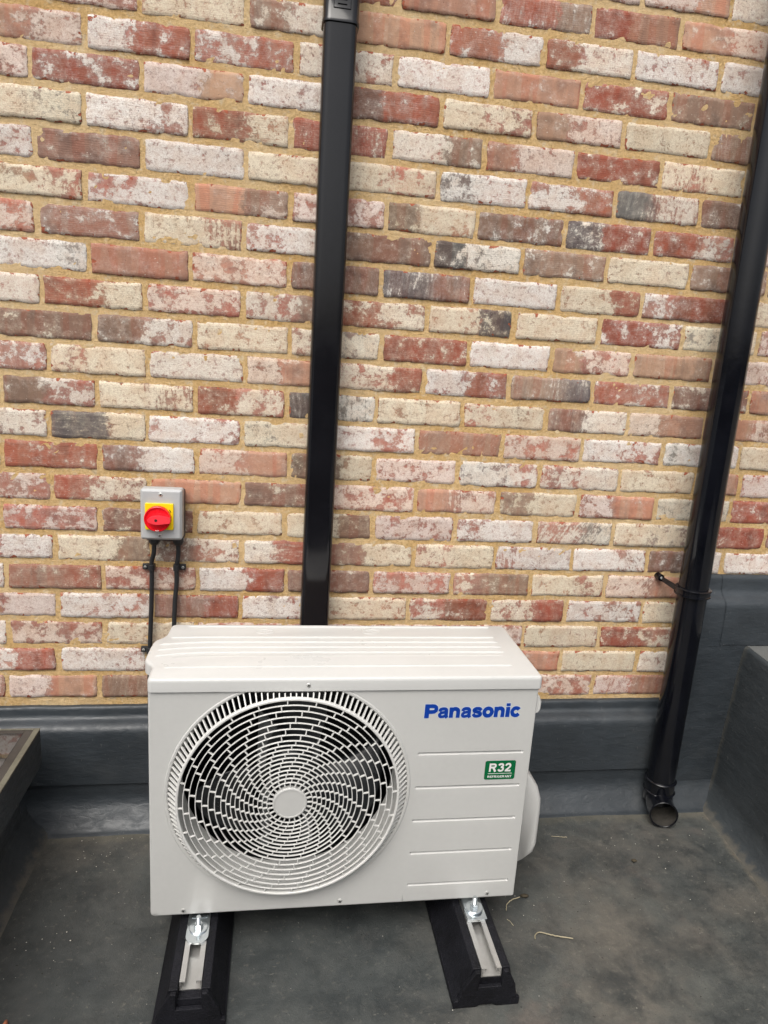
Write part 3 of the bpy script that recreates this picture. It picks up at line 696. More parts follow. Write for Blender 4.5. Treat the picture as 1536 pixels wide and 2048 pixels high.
# ---------------------------------------------------------------- outdoor unit
ZT, ZL, ZB = -1.2465, -1.2735, -1.778          # lid top, lid lip, casing bottom
X0, X1, YF, YB = .2005, .9775, -.5020, -.2400
ac = thing('outdoor_unit', (.589, -.371, ZB), 'cream white air conditioning unit with round fan grille and blue lettering', 'outdoor unit')
# lid: outline from back left, counter-clockwise seen from above is (x, y)
def arc(cx, cy, r, a0, a1, n=5): return [(cx+r*cos(radians(a0+(a1-a0)*i/n)), cy+r*sin(radians(a0+(a1-a0)*i/n))) for i in range(n+1)]
LY0, LY1 = -.5065, -.2340
out = []
out += arc(X1+.004-.016, LY1-.016, .016, 0, 90, 6)
out += arc(X0+.006+.014, LY1-.014, .014, 90, 180, 6)
out += [(X0+.0045, -.280), (X0+.0025, -.296), (X0-.002, -.307), (X0-.010, -.316), (X0-.0150, -.3225), (X0-.0185, -.334), (X0-.0200, -.360), (X0-.0205, -.400), (X0-.0200, -.4160), (X0-.0165, -.4255), (X0-.010, -.4340), (X0-.003, -.4430), (X0-.0005, -.4540), (X0-.001, -.470)]
out += arc(X0-.001+.009, LY0+.009, .009, 180, 270, 5)
out += arc(X1+.004-.008, LY0+.008, .008, 270, 360, 5)
m = MB(); R_ = [[(p[0], p[1], z) for p in inset(out, i)] for i, z in ((.0030, ZL+.0005), (0, ZL), (0, ZT-.0075), (.0006, ZT-.0040), (.0024, ZT-.0014), (.0055, ZT))]
m.loft(R_, cap0=False, cap1=True)
lid = m.build('lid', MAT['lidcream'], ac, smooth=50)
def ridge(pts, w=.0052, h=.0024, parent=lid, mat='lidcream'):
    # a rounded swage pressed up from the lid
    m = MB(); rings = []; n = len(pts)
    for i, (x, y) in enumerate(pts):
        k = 1.0
        e = min(i, n-1-i)
        k = (0.05, .5, .85, 1)[min(e, 3)]
        t = Vector((pts[min(i+1, n-1)][0]-pts[max(i-1, 0)][0], pts[min(i+1, n-1)][1]-pts[max(i-1, 0)][1])).normalized()
        nn = Vector((-t.y, t.x)); rg = []
        for j in range(9):
            s = -1+2*j/8; hh = h*k*(cos(s*pi)+1)/2
            rg.append((x+nn.x*s*w*(.4+.6*k), y+nn.y*s*w*(.4+.6*k), ZT-.0002+hh))
        rings.append(rg)
    m.loft(rings, closed=False); return m.build('swage', MAT[mat], parent, smooth=60, recalc=False)
def rline(xa, xb, y, bend=0.0, bl=.12):
    xs = [xa, xa+.003, xa+.006, xa+.010]+frange(xa+.02, xb-.014, .02)+[xb-.010, xb-.006, xb-.003, xb]
    return [(x, y+bend*max(0, 1-(x-xa)/bl)**2) for x in xs]
for xa, xb, y, bd in ((.243, .944, -.2485, 0), (.214, .938, -.308, -.003), (.198, .938, -.334, -.014), (.196, .938, -.360, -.016), (.196, .938, -.386, -.018), (.222, .934, -.453, -.004)):
    ridge(rline(xa, xb, y, bd))
for y, s in ((-.403, .3),): ridge(rline(.230, .930, y, -.010), .007, .0008)
for x in (.415, .655):
    pts = [(x+.020*cos(2*pi*k/24), -.277+.012*sin(2*pi*k/24)) for k in range(24)]
    m = MB(); m.tube([(p[0], p[1], ZT) for p in pts]+[(pts[0][0], pts[0][1], ZT), (pts[1][0], pts[1][1], ZT)], .0006, 6, cap=False)
    m.tube([(x-.011, -.277, ZT), (x-.003, -.272, ZT), (x+.004, -.281, ZT), (x+.012, -.276, ZT)], .0006, 6)
    m.build('pressed_mark', MAT['lidcream'], lid)
screw_head(.503, -1.2610, LY0, .0046, lid)
# side handle recess below the bulge of the lid
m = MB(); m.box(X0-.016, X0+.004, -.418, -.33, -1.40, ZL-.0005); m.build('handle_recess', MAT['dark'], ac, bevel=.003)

# casing: sides, back, bottom as one folded sheet
GX, GZ = .4752, -1.4985; RH = .2415
m = MB(); P = rrect(X0+.0008, X1-.0008, YF+.0035, YB, .004, 3); Pi = inset(P, .0015)
rings = [[(p[0], p[1], z) for p in q] for q, z in ((Pi, ZL), (P, ZL), (P, ZB+.004), (inset(P, .004), ZB), (inset(P, .006), ZB))]
m.loft(rings, cap0=False, cap1=True)
# the loft above also closes the front behind the panel: leave the front side open for the fan
front = []
m.f = [f for f in m.f if not (len(f) == 4 and all(m.v[i][1] < YF+.006 for i in f) and all(X0+.008 > 0 for i in f) and max(m.v[i][0] for i in f)-min(m.v[i][0] for i in f) > .3)]
m.build('casing', MAT['cream'], ac, smooth=40, recalc=False)
# front panel with the round opening
ZP0, ZP1 = ZB-.0005, ZL-.0012
RC = .009
def panel_outer(a, XR):
    dx, dz = cos(a), sin(a); t = 9
    if dx > 1e-9: t = min(t, (XR-GX)/dx)
    if dx < -1e-9: t = min(t, (X0-GX)/dx)
    if dz > 1e-9: t = min(t, (ZP1-GZ)/dz)
    if dz < -1e-9: t = min(t, (ZP0-GZ)/dz)
    return t
XR = .726
angs = sorted(set([round(2*pi*i/240, 6) for i in range(240)]+[round(math.atan2(z-GZ, x-GX) % (2*pi), 6) for x, z in ((X0, ZP0), (X0, ZP1), (XR, ZP0), (XR, ZP1), (X0, ZP0+RC), (X0+RC, ZP0), (X0+RC*.3, ZP0+RC*.3))]))
rA, rB, rC = [], [], []
m = MB(); cols = []
for a in angs:
    t = panel_outer(a, XR); ri = min(RH, t-.0002)
    x, z = GX+t*cos(a), GZ+t*sin(a)
    # round the lower left corner
    if x < X0+RC and z < ZP0+RC:
        ex, ez = X0+RC-x, ZP0+RC-z; q = math.hypot(ex, ez)
        if q > 0: k = max(ex, ez)/q*1.0; x, z = X0+RC-ex*k, ZP0+RC-ez*k
    rim = min(t-.0002, RH+.0055)
    edge = .0022 if (abs(x-X0) < RC or z < ZP0+.004) else 0
    mid = (GX+rim*cos(a), GZ+rim*sin(a))
    inn = (x-(x-GX)*0.012, z-(z-GZ)*0.012); inn2 = (x-(x-GX)*0.03, z-(z-GZ)*0.03)
    if ri >= t-.02: inn = (GX+(t-.0001)*cos(a), GZ+(t-.0001)*sin(a)) if t-.0001 > rim else mid
    if ri >= t-.03: inn2 = mid if t-.0001 <= rim else (.5*(mid[0]+inn[0]), .5*(mid[1]+inn[1]))
    cols.append([(GX+(ri-.004)*cos(a), YF+.010, GZ+(ri-.004)*sin(a)), (GX+(ri-.002)*cos(a), YF-.0005, GZ+(ri-.002)*sin(a)), (GX+(ri)*cos(a), YF-.0022, GZ+(ri)*sin(a)), (GX+min(t-.0002, ri+.0035)*cos(a), YF-.0024, GZ+min(t-.0002, ri+.0035)*sin(a)), (mid[0], YF, mid[1]), (inn2[0], YF, inn2[1]), (inn[0], YF, inn[1]), (x, YF+edge, z)])
m.loft(cols, closed=False, loop=True)
# outer turned edge on the left side and below
nn = len(angs)
edge_l = [c[-1] for c in cols if c[-1][0] < XR-.0005 and c[-1][2] < ZP1-.0003]
edge_l.sort(key=lambda p: math.atan2(p[2]-GZ, p[0]-GX) % (2*pi))
m.loft([[p, (p[0]+(.0006 if p[0] < X0+.003 else 0), YF+.0060, p[2]), (p[0]+(.0012 if p[0] < X0+.003 else 0), YF+.016, p[2]+.001)] for p in edge_l], closed=False)
# right part with the five pressed lines
zg = [-1.4205-.0787*k for k in range(5)]
zs = set(frange(ZP0, ZP1, .02))
GP = ((.0055, 0), (.0042, 0), (.0039, .0048), (.0018, .0050), (.0004, .0046), (-.0006, .0034), (-.0018, .0012), (-.0026, .0002), (-.0055, 0))
for z in zg:
    zs = {q for q in zs if abs(q-z) > .008}
    for dz_, _ in GP: zs.add(round(z+dz_, 5))
zs.add(ZP0+.0035); zs = sorted(zs)
zs[0] = ZP0; zs[-1] = ZP1
xl, xr = .7335, .9580
xs = [XR, .7295, .7325, .7337, .7350, .7370, .7395]+frange(.75, .945, .0195)+[.952, .9545, .9565, .9578, .9590, .9605, .9640, X1-.006, X1-.0025, X1-.0008, X1]
grid = []
for x in xs:
    col = []
    for z in zs:
        y = YF
        for g in zg:
            if abs(z-g) < .0057:
                dd = dict((round(g+a_, 5), b_) for a_, b_ in GP).get(z, 0)
                k = min(1, max(0, (x-xl+.001)/.003), max(0, (xr+.001-x)/.003)) if xl-.001 < x < xr+.001 else 0
                y += dd*max(0, k)
        if z < ZP0+.001: y += .0022
        if x > X1-.004: y += (X1-.0034 < x)*((x-(X1-.0034))/.0034)**2*.0045
        xx, zz = x, z
        if x > X1-.007 and z < ZP0+.0001: zz = z+.003*((x-(X1-.007))/.007)**2
        col.append((xx, y, zz))
    grid.append(col)
grid.append([(X1+.0002, YF+.016, p[2]) for p in grid[-1]])
m.loft(grid, closed=False)
m.loft([[(c[0][0], c[0][1], c[0][2]), (c[0][0], YF+.014, c[0][2]+.001)] for c in grid[:-1]], closed=False)
panel = m.build('front_panel', MAT['cream'], ac, smooth=30, recalc=True)
# bellmouth behind the grille, light, then the dark fan space
m = MB(); prof = [(RH-.003, YF+.004), (RH-.006, YF+.014), (RH-.012, YF+.030), (.2235, YF+.050), (.2215, YF+.075)]
bel = []
for i in range(120):
    a = 2*pi*i/120; row = []
    for r, y in prof:
        x, z = GX+r*cos(a), GZ+r*sin(a)
        row.append((x, y, min(z, ZL-.004)))
    bel.append(row)
m.loft(bel, closed=False, loop=True); m.build('bellmouth', MAT['cream'], ac, smooth=60, recalc=False)
m = MB(); m.box(X0+.006, .722, YF+.078, YB-.006, ZB+.006, ZL-.006)
m.f = [f for f in m.f if not all(abs(m.v[i][1]-(YF+.078)) < 1e-6 for i in f)]
m.add([(X0+.004, YF+.0775, ZB+.004), (X0+.004, YF+.0775, ZL-.004), (.724, YF+.0775, ZL-.004), (.724, YF+.0775, ZB+.004)], [])
fr = []
for i in range(120):
    a = 2*pi*i/120; t = panel_outer(a, .722)-.002
    fr.append([(GX+.2213*cos(a), YF+.0755, GZ+min(.2213, 9)*sin(a)), (GX+max(t, .2215)*cos(a), YF+.0778, GZ+max(t, .2215)*sin(a))])
m.loft(fr, closed=False, loop=True)
m.build('fan_chamber', MAT['dark'], ac, smooth=0)
# motor bracket and fan
m = MB()
for dx in (-.050, .050):
    m.loft([[(GX+dx+s*.012, YF+.185, z), (GX+dx+s*.012, YF+.170, z)] if False else [(GX+dx-.012, YF+.176, z), (GX+dx+.012, YF+.176, z), (GX+dx+.012, YF+.190, z), (GX+dx-.012, YF+.190, z)] for z, s in ((ZB+.02, 1), (ZL-.02, 1))])
m.box(GX-.07, GX+.07, YF+.168, YF+.176, GZ-.06, GZ+.09)
m.build('motor_bracket', MAT['motor'], ac, bevel=.002)
fan = thing('fan_tmp', (GX, YF+.11, GZ), 'x', 'x'); COL.objects.unlink(fan); bpy.data.objects.remove(fan)
m = MB(); m.revolve([(0, YF+.062), (.030, YF+.064), (.046, YF+.075), (.050, YF+.10), (.050, YF+.165)], (GX, 0, GZ), 'Y', 40)
hub = m.build('fan', MAT['fan'], ac, smooth=40)
for b in range(3):
    A0 = radians(78+120*b); m = MB(); rings = []
    for i in range(15):
        r = .045+(.205-.045)*i/14; s = i/14; rg = []
        wdt = radians(54+22*s-14*s*s); lead = A0+radians(26)*s**1.4
        for j in range(13):
            q = j/12; a = lead+(q-.5)*wdt
            y = YF+.092+.070*(q-.35)*(.7+.3*s)-.012*sin(pi*q)
            rg.append((GX+r*cos(a), y, GZ+r*sin(a)))
        rings.append(rg)
    m.loft(rings, closed=False)
    bl = m.build('blade', MAT['fan'], hub, smooth=60, recalc=False)
    sm = bl.modifiers.new('thick', 'SOLIDIFY'); sm.thickness = .003

# ---- fan grille
DG = .028                                     # how far it stands proud of the panel
gc = (.4742, YF-DG, -1.5015)
m = MB()
def hoop(r, w_, d, y, n=144, cx=None, cz=None, bev=.0004):
    cx = gc[0] if cx is None else cx; cz = gc[2] if cz is None else cz
    m.revolve([(r-w_/2, y+d), (r-w_/2, y+bev), (r-w_/2+bev, y), (r+w_/2-bev, y), (r+w_/2, y+bev), (r+w_/2, y+d), (r-w_/2, y+d)], (cx, 0, cz), 'Y', n)
def prj(r):
    # the face of the grille is slightly domed
    return gc[1]+.010*(r/.218)**2-.004
radii = [.0335, .0450, .0540, .0628, .0716, .0804, .0892, .0980, .1068, .1156, .1244, .1340, .1462, .1585, .1708, .1831, .1954, .2070]
for r in radii[1:]: hoop(r, .0017, .0036, prj(r))
RO = .2190
hoop(RO, .0052, .009, prj(RO)-.001, bev=.0012)
allr = radii+[RO]
NT_ = 24
for i in range(len(allr)-1):
    ra, rb = allr[i], allr[i+1]
    off = radians(3.4)*(-(len(allr)-2-i))*-1
    a_top = radians(90+3.0)+off
    for k in range(NT_):
        a = a_top+2*pi*k/NT_
        dx, dz = cos(a), sin(a); w_ = .0011 if i else .0011
        y0 = prj(ra)+.0003; y1 = prj(rb)+.0003
        tx, tz = -dz*w_, dx*w_
        P0 = (gc[0]+dx*ra, gc[2]+dz*ra); P1 = (gc[0]+dx*rb, gc[2]+dz*rb)
        m.loft([[(P0[0]+tx, y0, P0[1]+tz), (P0[0]-tx, y0, P0[1]-tz), (P0[0]-tx, y0+.0032, P0[1]-tz), (P0[0]+tx, y0+.0032, P0[1]+tz)],
                [(P1[0]+tx, y1, P1[1]+tz), (P1[0]-tx, y1, P1[1]-tz), (P1[0]-tx, y1+.0032, P1[1]-tz), (P1[0]+tx, y1+.0032, P1[1]+tz)]])
# fins of the outer cone, from the thick hoop back to the panel
NF = 128
for k in range(NF):
    a = 2*pi*(k+.5)/NF; dx, dz = cos(a), sin(a); w_ = .00125; tx, tz = -dz*w_, dx*w_
    P0 = (gc[0]+dx*(RO+.002), gc[2]+dz*(RO+.002)); y0 = prj(RO)+.0005
    r1 = RH-.0015; x1_, z1_ = GX+dx*r1, GZ+dz*r1; y1 = YF-.0005
    if z1_ > ZL-.0035:
        s = (ZL-.0035-P0[1])/(z1_-P0[1]) if z1_ > P0[1] else 1
        s = max(.1, min(1, s)); x1_, z1_, y1 = P0[0]+(x1_-P0[0])*s, P0[1]+(z1_-P0[1])*s, y0+(y1-y0)*(s*.6+.4)
    m.loft([[(P0[0]+tx, y0, P0[1]+tz), (P0[0]-tx, y0, P0[1]-tz), (P0[0]-tx, y0+.009, P0[1]-tz), (P0[0]+tx, y0+.009, P0[1]+tz)],
            [(x1_+tx, y1, z1_+tz), (x1_-tx, y1, z1_-tz), (x1_-tx, y1+.006, z1_-tz), (x1_+tx, y1+.006, z1_+tz)]])
gr = m.build('fan_grille', MAT['grille'], ac, smooth=30)
m = MB(); yh = prj(.03); m.revolve([(0, yh-.0008), (.0290, yh-.0008), (.0298, yh-.0008), (.0302, yh-.0020), (.0330, yh-.0016), (.0340, yh), (.0340, yh+.009)], (gc[0], 0, gc[2]), 'Y', 64)
m.build('hub_cap', MAT['cream'], gr, smooth=30)

# screws along the bottom edge
for x, z in ((.266, -1.7665), (.589, -1.7645), (.914, -1.7655)): screw_head(x, z, YF, .0050, panel)
# pipe cover and hook on the right side
m = MB(); R_ = []
prof = [(-1.500, 0.004), (-1.512, .020), (-1.540, .048), (-1.568, .068), (-1.600, .0790), (-1.632, .0810), (-1.715, .0815), (-1.735, .076), (-1.752, .054), (-1.765, .022), (-1.768, .004)]
def cover_ring(y, k, dy):
    return [(X1-.001, y, z) if False else (X1-.002+d_*k, y, -1.64+(z+1.64)*(.98+.02*k)) for z, d_ in prof]
for y, k in ((-.262, .72), (-.268, .90), (-.280, .985), (-.33, 1.0), (-.395, 1.0), (-.410, .985), (-.418, .93), (-.4215, .84)): R_.append(cover_ring(y, k, 0)+[(X1-.004, y, -1.768), (X1-.004, y, -1.500)])
m.loft(R_); m.build('pipe_cover', MAT['grille'], ac, smooth=55)
m = MB(); P = [(-1.296, 0), (-1.300, .010), (-1.314, .0165), (-1.330, .0165), (-1.337, .012), (-1.339, 0)]
m.loft([[(X1-.001+d_*k, y, z) for z, d_ in P] for y, k in ((-.435, .8), (-.44, 1), (-.485, 1), (-.49, .8))]); m.build('side_hook', MAT['grille'], ac, bevel=.0015)

# ---- lettering drawn with strokes
def spline(P, n=8):
    P = [Vector(p) for p in P]; out = []
    if len(P) == 2: return P
    for i in range(len(P)-1):
        a, b, c, d_ = P[max(i-1, 0)], P[i], P[i+1], P[min(i+2, len(P)-1)]
        for k in range(n):
            t = k/n; out.append(.5*((2*b)+(c-a)*t+(2*a-5*b+4*c-d_)*t*t+(3*b-a-3*c+d_)*t**3))
    return out+[P[-1]]
def ell(cx, cz, rx, rz, a0=0, a1=360, n=36):
    return [(cx+rx*cos(radians(a0+(a1-a0)*i/n)), cz+rz*sin(radians(a0+(a1-a0)*i/n))) for i in range(n+1)]
GL = {}   # letter: (advance, [(width, points, smooth)])
GL['P'] = (184, [(58, [(30, 0), (30, 190)], 0), (48, [(30, 166), (105, 166), (132, 163), (152, 148), (158, 125), (152, 102), (132, 88), (105, 84), (30, 84)], 0)])
GL['a'] = (158, [(40, [(24, 92), (34, 114), (52, 124), (78, 126), (104, 121), (116, 104), (118, 84), (118, 34), (124, 12), (130, 0)], 1), (34, [(118, 82), (84, 76), (50, 68), (28, 52), (25, 32), (38, 17), (62, 15), (92, 23), (116, 44)], 1)])
GL['n'] = (164, [(50, [(28, 0), (28, 142)], 0), (48, [(32, 84), (44, 108), (66, 122), (94, 122), (116, 108), (124, 84), (124, 0)], 1)])
GL['s'] = (150, [(38, [(126, 100), (108, 120), (76, 126), (42, 121), (24, 102), (38, 84), (74, 74), (110, 62), (122, 42), (106, 22), (72, 16), (36, 22), (18, 46)], 1)])
GL['o'] = (163, [(48, ell(77, 71, 54, 53), 0)])
GL['i'] = (72, [(52, [(32, 0), (32, 138)], 0), (52, [(32, 156), (32, 190)], 0)])
GL['c'] = (150, [(46, ell(76, 71, 53, 53, 38, 322), 0)])
GL['R'] = (205, [(44, [(24, 0), (24, 190)], 0), (42, [(24, 169), (110, 169), (135, 164), (150, 148), (152, 128), (142, 110), (120, 99), (24, 97)], 0), (48, [(100, 92), (158, 0)], 0)])
GL['3'] = (170, [(42, [(24, 142), (40, 164), (76, 172), (112, 163), (122, 138), (108, 114), (72, 102)], 1), (42, [(72, 102), (112, 92), (130, 62), (116, 30), (78, 17), (40, 24), (20, 52)], 1)])
GL['2'] = (170, [(42, [(22, 130), (34, 158), (66, 172), (104, 166), (124, 140), (116, 108), (84, 74), (44, 40), (26, 16)], 1), (38, [(8, 19), (146, 19)], 0)])
GL['E'] = (160, [(42, [(24, 0), (24, 190)], 0), (36, [(24, 172), (140, 172)], 0), (36, [(24, 97), (130, 97)], 0), (36, [(24, 18), (143, 18)], 0)])
GL['F'] = (150, [(42, [(24, 0), (24, 190)], 0), (36, [(24, 172), (135, 172)], 0), (36, [(24, 94), (122, 94)], 0)])
GL['I'] = (75, [(44, [(34, 0), (34, 190)], 0)])
GL['G'] = (195, [(40, ell(92, 95, 70, 76, 42, 322), 0), (36, [(160, 84), (160, 18)], 0), (34, [(92, 82), (176, 82)], 0)])
GL['A'] = (185, [(42, [(20, 0), (88, 190)], 0), (42, [(88, 190), (156, 0)], 0), (32, [(44, 58), (132, 58)], 0)])
GL['N'] = (190, [(42, [(24, 0), (24, 190)], 0), (42, [(148, 0), (148, 190)], 0), (44, [(32, 176), (140, 14)], 0)])
GL['T'] = (165, [(42, [(80, 0), (80, 180)], 0), (36, [(6, 172), (154, 172)], 0)])
def stroke(m, P, w, y, T):
    P = [Vector(p) for p in P]; rings = []; n = len(P)
    closed = (P[0]-P[-1]).length < 1e-6
    for i, p in enumerate(P):
        if closed: a, b = P[i-1 if i else n-2], P[i+1 if i < n-1 else 1]
        else: a, b = P[max(i-1, 0)], P[min(i+1, n-1)]
        t = (b-a).normalized(); nn = Vector((-t.y, t.x))
        rings.append([T(p+nn*w/2, y), T(p-nn*w/2, y)])
    m.loft(rings, closed=False)
def write(name, text, x0, z0, cap, width, y, mat, parent, extra=0, slant=0, label=None, gap=0):
    adv = sum(GL[c][0]+gap for c in text)-gap; sx = width/adv; sz = cap/190.0
    m = MB(); x = 0; q = 0
    for c in text:
        for w_, P, sm in GL[c][1]:
            if sm: P = spline(P)
            q += 1
            ext = [Vector(p) for p in P]
            if extra and (ext[0]-ext[-1]).length > 1e-6:
                ext[0] = ext[0]+(ext[0]-ext[1]).normalized()*extra/2; ext[-1] = ext[-1]+(ext[-1]-ext[-2]).normalized()*extra/2
            T = lambda p, yy, x=x: (x0+(p[0]+x+slant*p[1])*sx, yy, z0+p[1]*sz)
            stroke(m, ext, w_+extra, y-.000012*(q % 4), T)
        x += GL[c][0]+gap
    return m.build(name, MAT[mat], parent, smooth=0, label=label, recalc=False)
b_ = write('lettering_edge', 'Panasonic', .7395, -1.3380, .0300, .2035, YF-.00025, 'halo', panel, extra=20, slant=.02)
write('lettering', 'Panasonic', .7395, -1.3380, .0300, .2035, YF-.00045, 'blue', panel, extra=7, slant=.02)
m = MB(); P = rrect(.8790, .9455, -1.4835, -1.4395, .004, 5)
m.loft([[(p[0], y, p[1]) for p in P] for y in (YF+.0002, YF-.0005)]); st = m.build('sticker', MAT['green'], panel, smooth=30)
write('sticker_text', 'R32', .8875, -1.4650, .0195, .0500, YF-.0008, 'white', st, slant=.05)
write('sticker_text', 'REFRIGERANT', .8860, -1.4792, .0052, .0530, YF-.0008, 'white', st)
m = MB(); m.box(.8865, .9385, YF-.0010, YF-.0006, -1.4698, -1.4690); m.build('sticker_rule', MAT['white'], st, smooth=0)

# base feet of the unit
for x in (.298, .884):
    m = MB(); m.box(x-.017, x+.017, YF+.012, YB+.02, ZB-.0095, ZB-.0065); m.box(x-.012, x+.012, YF+.03, YB, ZB-.0065, ZB+.0005)
    m.build('foot', MAT['zinc'], ac, bevel=.001)

# ---------------------------------------------------------------- rubber support blocks with rails
RT = -1.7985     # rail top
def support(cx, rx, yf, label, lead=0):
    t = thing('support_block', (cx, yf+.30, FZ), label, 'support block', 'black rubber blocks under the unit')
    w0, w1, H = .068, .040, RT-FZ+.002
    yb = yf+.60
    sec = [(-w0, 0), (-w0, .010), (-w0+.003, .0125), (-w1-.015, .040), (-w1-.004, .064), (-w1, H-.006), (-w1+.002, H), (-.0215, H), (-.0215, H-.022), (.0215, H-.022), (.0215, H), (w1-.002, H), (w1, H-.006), (w1+.004, .064), (w1+.015, .040), (w0-.003, .0125), (w0, .010), (w0, 0), (.02, 0), (.012, .004), (-.012, .004), (-.02, 0)]
    off = rx-cx
    def sx(x, z): return x+cx+off*min(1, z/H)
    m = MB()
    sec2 = sec[::-1]
    m.loft([[(sx(x, z), y, FZ+z) for x, z in sec2] for y in (yf+.010, yb)])
    o = m.build('block', MAT['rubber'], t, bevel=.0022, smooth=30)
    for k in range(5):   # moulded scallops in both flanks
        for s_ in (-1, 1):
            yc = yf+.085+.105*k; m = MB(); rings = []
            for j in range(7):
                q = -1+2*j/6; hw = .022*math.sqrt(max(.02, 1-q*q))
                x_, z_ = s_*(w1+.0105-.0065*q+.0014)+cx+off*.5, .036+.018*q
                rings.append([(x_, yc-hw, FZ+z_), (x_, yc+hw, FZ+z_), (x_-s_*.004, yc+hw, FZ+z_), (x_-s_*.004, yc-hw, FZ+z_)])
            m.loft(rings); m.build('flank_pad', MAT['rubber'], t, smooth=30)
    # end plate standing slightly proud, with the rail slot cut in it
    e = [(-w0, 0), (-w0, .016), (-w0+.008, .019), (-w1-.013, .048), (-w1+.001, H-.010), (-w1+.006, H-.002), (-.0235, H-.002), (-.0235, H-.036), (.0235, H-.036), (.0235, H-.002), (w1-.006, H-.002), (w1-.001, H-.010), (w1+.013, .048), (w0-.008, .019), (w0, .016), (w0, 0), (.022, 0), (.012, .005), (-.012, .005), (-.022, 0)][::-1]
    m = MB(); m.loft([[(sx(x, z), y, FZ+z) for x, z in e] for y in (yf, yf+.0095)]); m.build('end_plate', MAT['rubber'], t, bevel=.0018, smooth=30)
    # channel rail
    c = [(-.0205, RT), (-.0205, RT-.020), (.0205, RT-.020), (.0205, RT), (.0105, RT), (.0105, RT-.006), (.0123, RT-.006), (.0123, RT-.002), (.0187, RT-.002), (.0187, RT-.018), (-.0187, RT-.018), (-.0187, RT-.002), (-.0123, RT-.002), (-.0123, RT-.006), (-.0105, RT-.006), (-.0105, RT)]
    m = MB(); m.loft([[(rx+x, y, z+.0015) for x, z in c] for y in (yf+.009+lead, yb-.01)])
    m.build('rail', MAT['alu'], t, smooth=20)
    return t
def bolt(t, x, y, z, r=.0185):
    m = MB(); m.revolve([(0, 0), (r, 0), (r, .0022), (r-.0006, .0028), (0, .0028)], (x, y, z), 'Z', 40); m.build('washer', MAT['zinc'], t, smooth=35)
    m = MB(); m.revolve([(0, .0028), (.0095, .0028), (.0095, .0100), (.0082, .0112), (0, .0112)], (x, y, z), 'Z', 6); m.build('nut', MAT['zinc'], t, smooth=20)
    m = MB(); pr = [(0, .0112)]
    for k in range(12): pr += [(.0050, .0112+.0013*k), (.0044, .0112+.0013*k+.00065)]
    pr += [(.0044, .027), (0, .0272)]
    m.revolve(pr, (x, y, z), 'Z', 20); m.build('stud', MAT['zinc'], t, smooth=20)
sL = support(.296, .297, -.670, 'black rubber support block with a rail, under the fan side of the unit', .018)
sR = support(.873, .880, -.672, 'black rubber support block with a square plate, under the lettered side')
zp = RT+.0016
m = MB(); P = rrect(.2755, .3200, -.560, -.470, .018, 6); m.loft([[(p[0], p[1], z) for p in P] for z in (zp, zp+.004)]); m.build('slotted_foot', MAT['zinc'], sL, smooth=35)
bolt(sL, .2985, -.5215, zp+.004)
m = MB(); m.box(.8595, .9030, -.5480, -.470, zp, zp+.0045); m.box(.8600, .9036, -.5495, -.47, zp+.0049, zp+.0085); m.build('square_plate', MAT['zinc'], sR, bevel=.0008)
m = MB(); P = rrect(.8610, .8970, -.5360, -.470, .017, 6); m.loft([[(p[0], p[1], z) for p in P] for z in (zp+.0085, zp+.0115)]); m.build('slotted_foot', MAT['zinc'], sR, smooth=35)
bolt(sR, .8820, -.5200, zp+.0115)

# ---------------------------------------------------------------- small things lying on the roof
def twig(pts, r, label, n=7):
    P = spline([(a, b) for a, b in pts], 6)
    rnd = random.Random(len(pts)*7+int(pts[0][0]*1000)); Q = []
    for i, p in enumerate(P): Q.append((p[0]+rnd.uniform(-.0006, .0006), p[1]+rnd.uniform(-.0006, .0006), FZ+.0028+rnd.uniform(0, .0012)))
    m = MB(); m.tube(Q, [r*rnd.uniform(.75, 1.1) for _ in Q], n); o = m.build('twig', MAT['twig'], smooth=60)
    return tag(o, label, 'twig', 'dry stalks lying on the roof')
twig([(1.031, -.522), (1.035, -.512), (1.046, -.505), (1.060, -.509), (1.080, -.517), (1.118, -.528)], .0013, 'longest pale dry stalk, hooked at one end, right of the support block')
twig([(.992, -.437), (.997, -.422), (1.008, -.411), (1.022, -.404), (1.038, -.399)], .0012, 'curved pale stalk beside the bottom right corner of the unit')
twig([(1.200, -.192), (1.222, -.196), (1.241, -.199)], .0007, 'thin straight pale stalk between the unit and the round downpipe')
twig([(.985, -.462), (.990, -.470), (.994, -.482)], .0007, 'tiny straw beside the right support block')
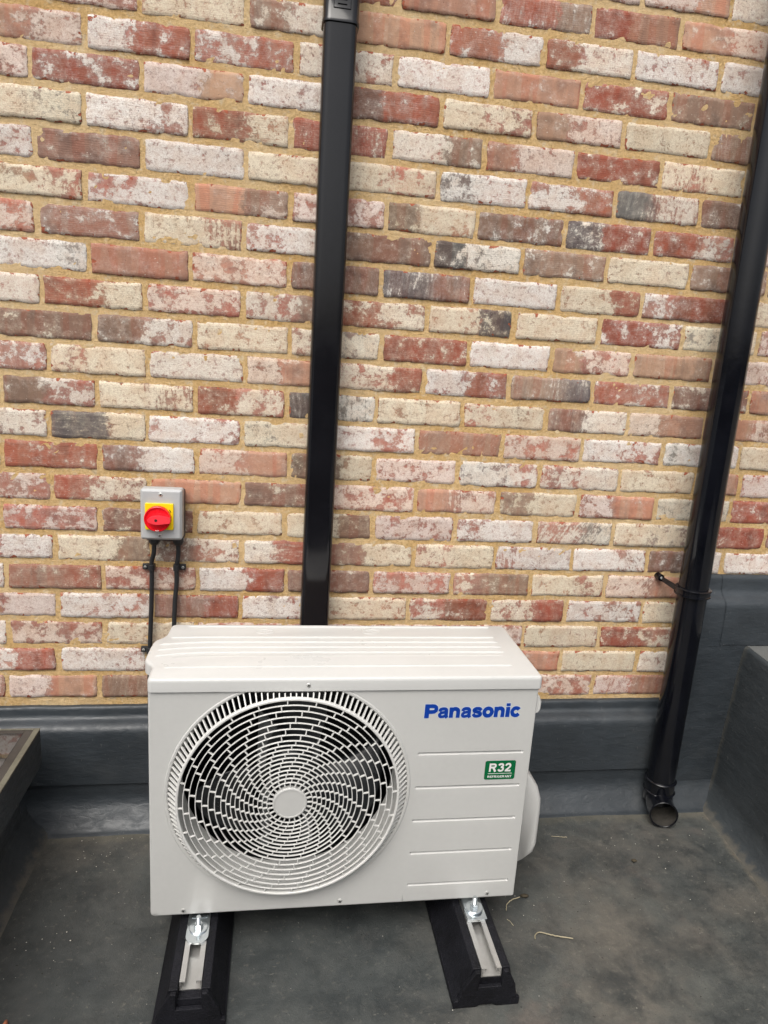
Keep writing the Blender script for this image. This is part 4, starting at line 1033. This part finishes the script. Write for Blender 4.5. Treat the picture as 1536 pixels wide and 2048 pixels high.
def crumb(name, x, y, s, mat, label, cat, sq=(1, 1, .6), seed=0):
    rnd = random.Random(seed); m = MB(); rings = []
    for i in range(1, 7):
        th = pi*i/7; rg = []
        for k in range(9):
            a = 2*pi*k/9; rr = s*sin(th)*(.75+.5*rnd.random()); rg.append((x+rr*cos(a)*sq[0], y+rr*sin(a)*sq[1], FZ+.001+s*sq[2]*(1-cos(th))))
        rings.append(rg)
    m.loft(rings); o = m.build(name, MAT[mat], smooth=60); return tag(o, label, cat)
crumb('leaf_litter', 1.050, -.3975, .0065, 'dirt', 'small dark clump of litter at the end of the curved stalk', 'litter', (1.5, .8, .6), 3)
crumb('leaf_litter', 1.385, -.300, .0060, 'dirt', 'small olive brown crumb of moss in front of the downpipe shoe', 'litter', (1.2, .8, .6), 5)
crumb('terracotta_fragment', -.036, -.640, .008, 'orange', 'small orange terracotta fragment at the bottom left of the roof', 'fragment', (.5, 1.6, .8), 8)
# pale grit, too fine to count
m = MB(); rnd = random.Random(21)
def grit(x, y, s):
    z = FZ+.001; n = len(m.v)
    q = [(x+s*rnd.uniform(.5, 1), y, z), (x, y+s*rnd.uniform(.5, 1), z), (x-s*rnd.uniform(.5, 1), y, z), (x, y-s*rnd.uniform(.5, 1), z), (x+rnd.uniform(-.3, .3)*s, y, z+s*.8)]
    m.add(q, [(0, 1, 4), (1, 2, 4), (2, 3, 4), (3, 0, 4), (3, 2, 1, 0)])
for _ in range(170):
    x = rnd.uniform(-.10, 1.66); y = -.13-abs(rnd.gauss(0, .38)); 
    if y > -.95 : grit(x, y, rnd.choice([.0007, .0008, .0011, .0016]))
for cx, cy, k in ((.02, -.20, 26), (-.04, -.45, 18), (1.45, -.22, 8), (.93, -.74, 6)):
    for _ in range(k): grit(rnd.gauss(cx, .045), min(-.125, rnd.gauss(cy, .05)), rnd.choice([.0010, .0013, .0019]))
tag(m.build('grit', MAT['pebble'], smooth=0), 'fine pale grit scattered over the dark roof', 'grit', kind='stuff')

# ---------------------------------------------------------------- added unseen wall behind the viewer, to cut low light and darken reflections
bw = thing('light_blocker', (.8, -3.3, FZ), 'added unseen dark wall behind the viewer, blocking low light and darkening reflections', 'light blocker')
MB().box(-3.5, 4.5, -3.45, -3.2, FZ-.02, -.55).build('blocker_body', MAT['coat2'], bw, bevel=.02)
MB().box(-3.53, 4.53, -3.49, -3.16, -.55, -.50).build('blocker_cap', MAT['coat2'], bw, bevel=.01)
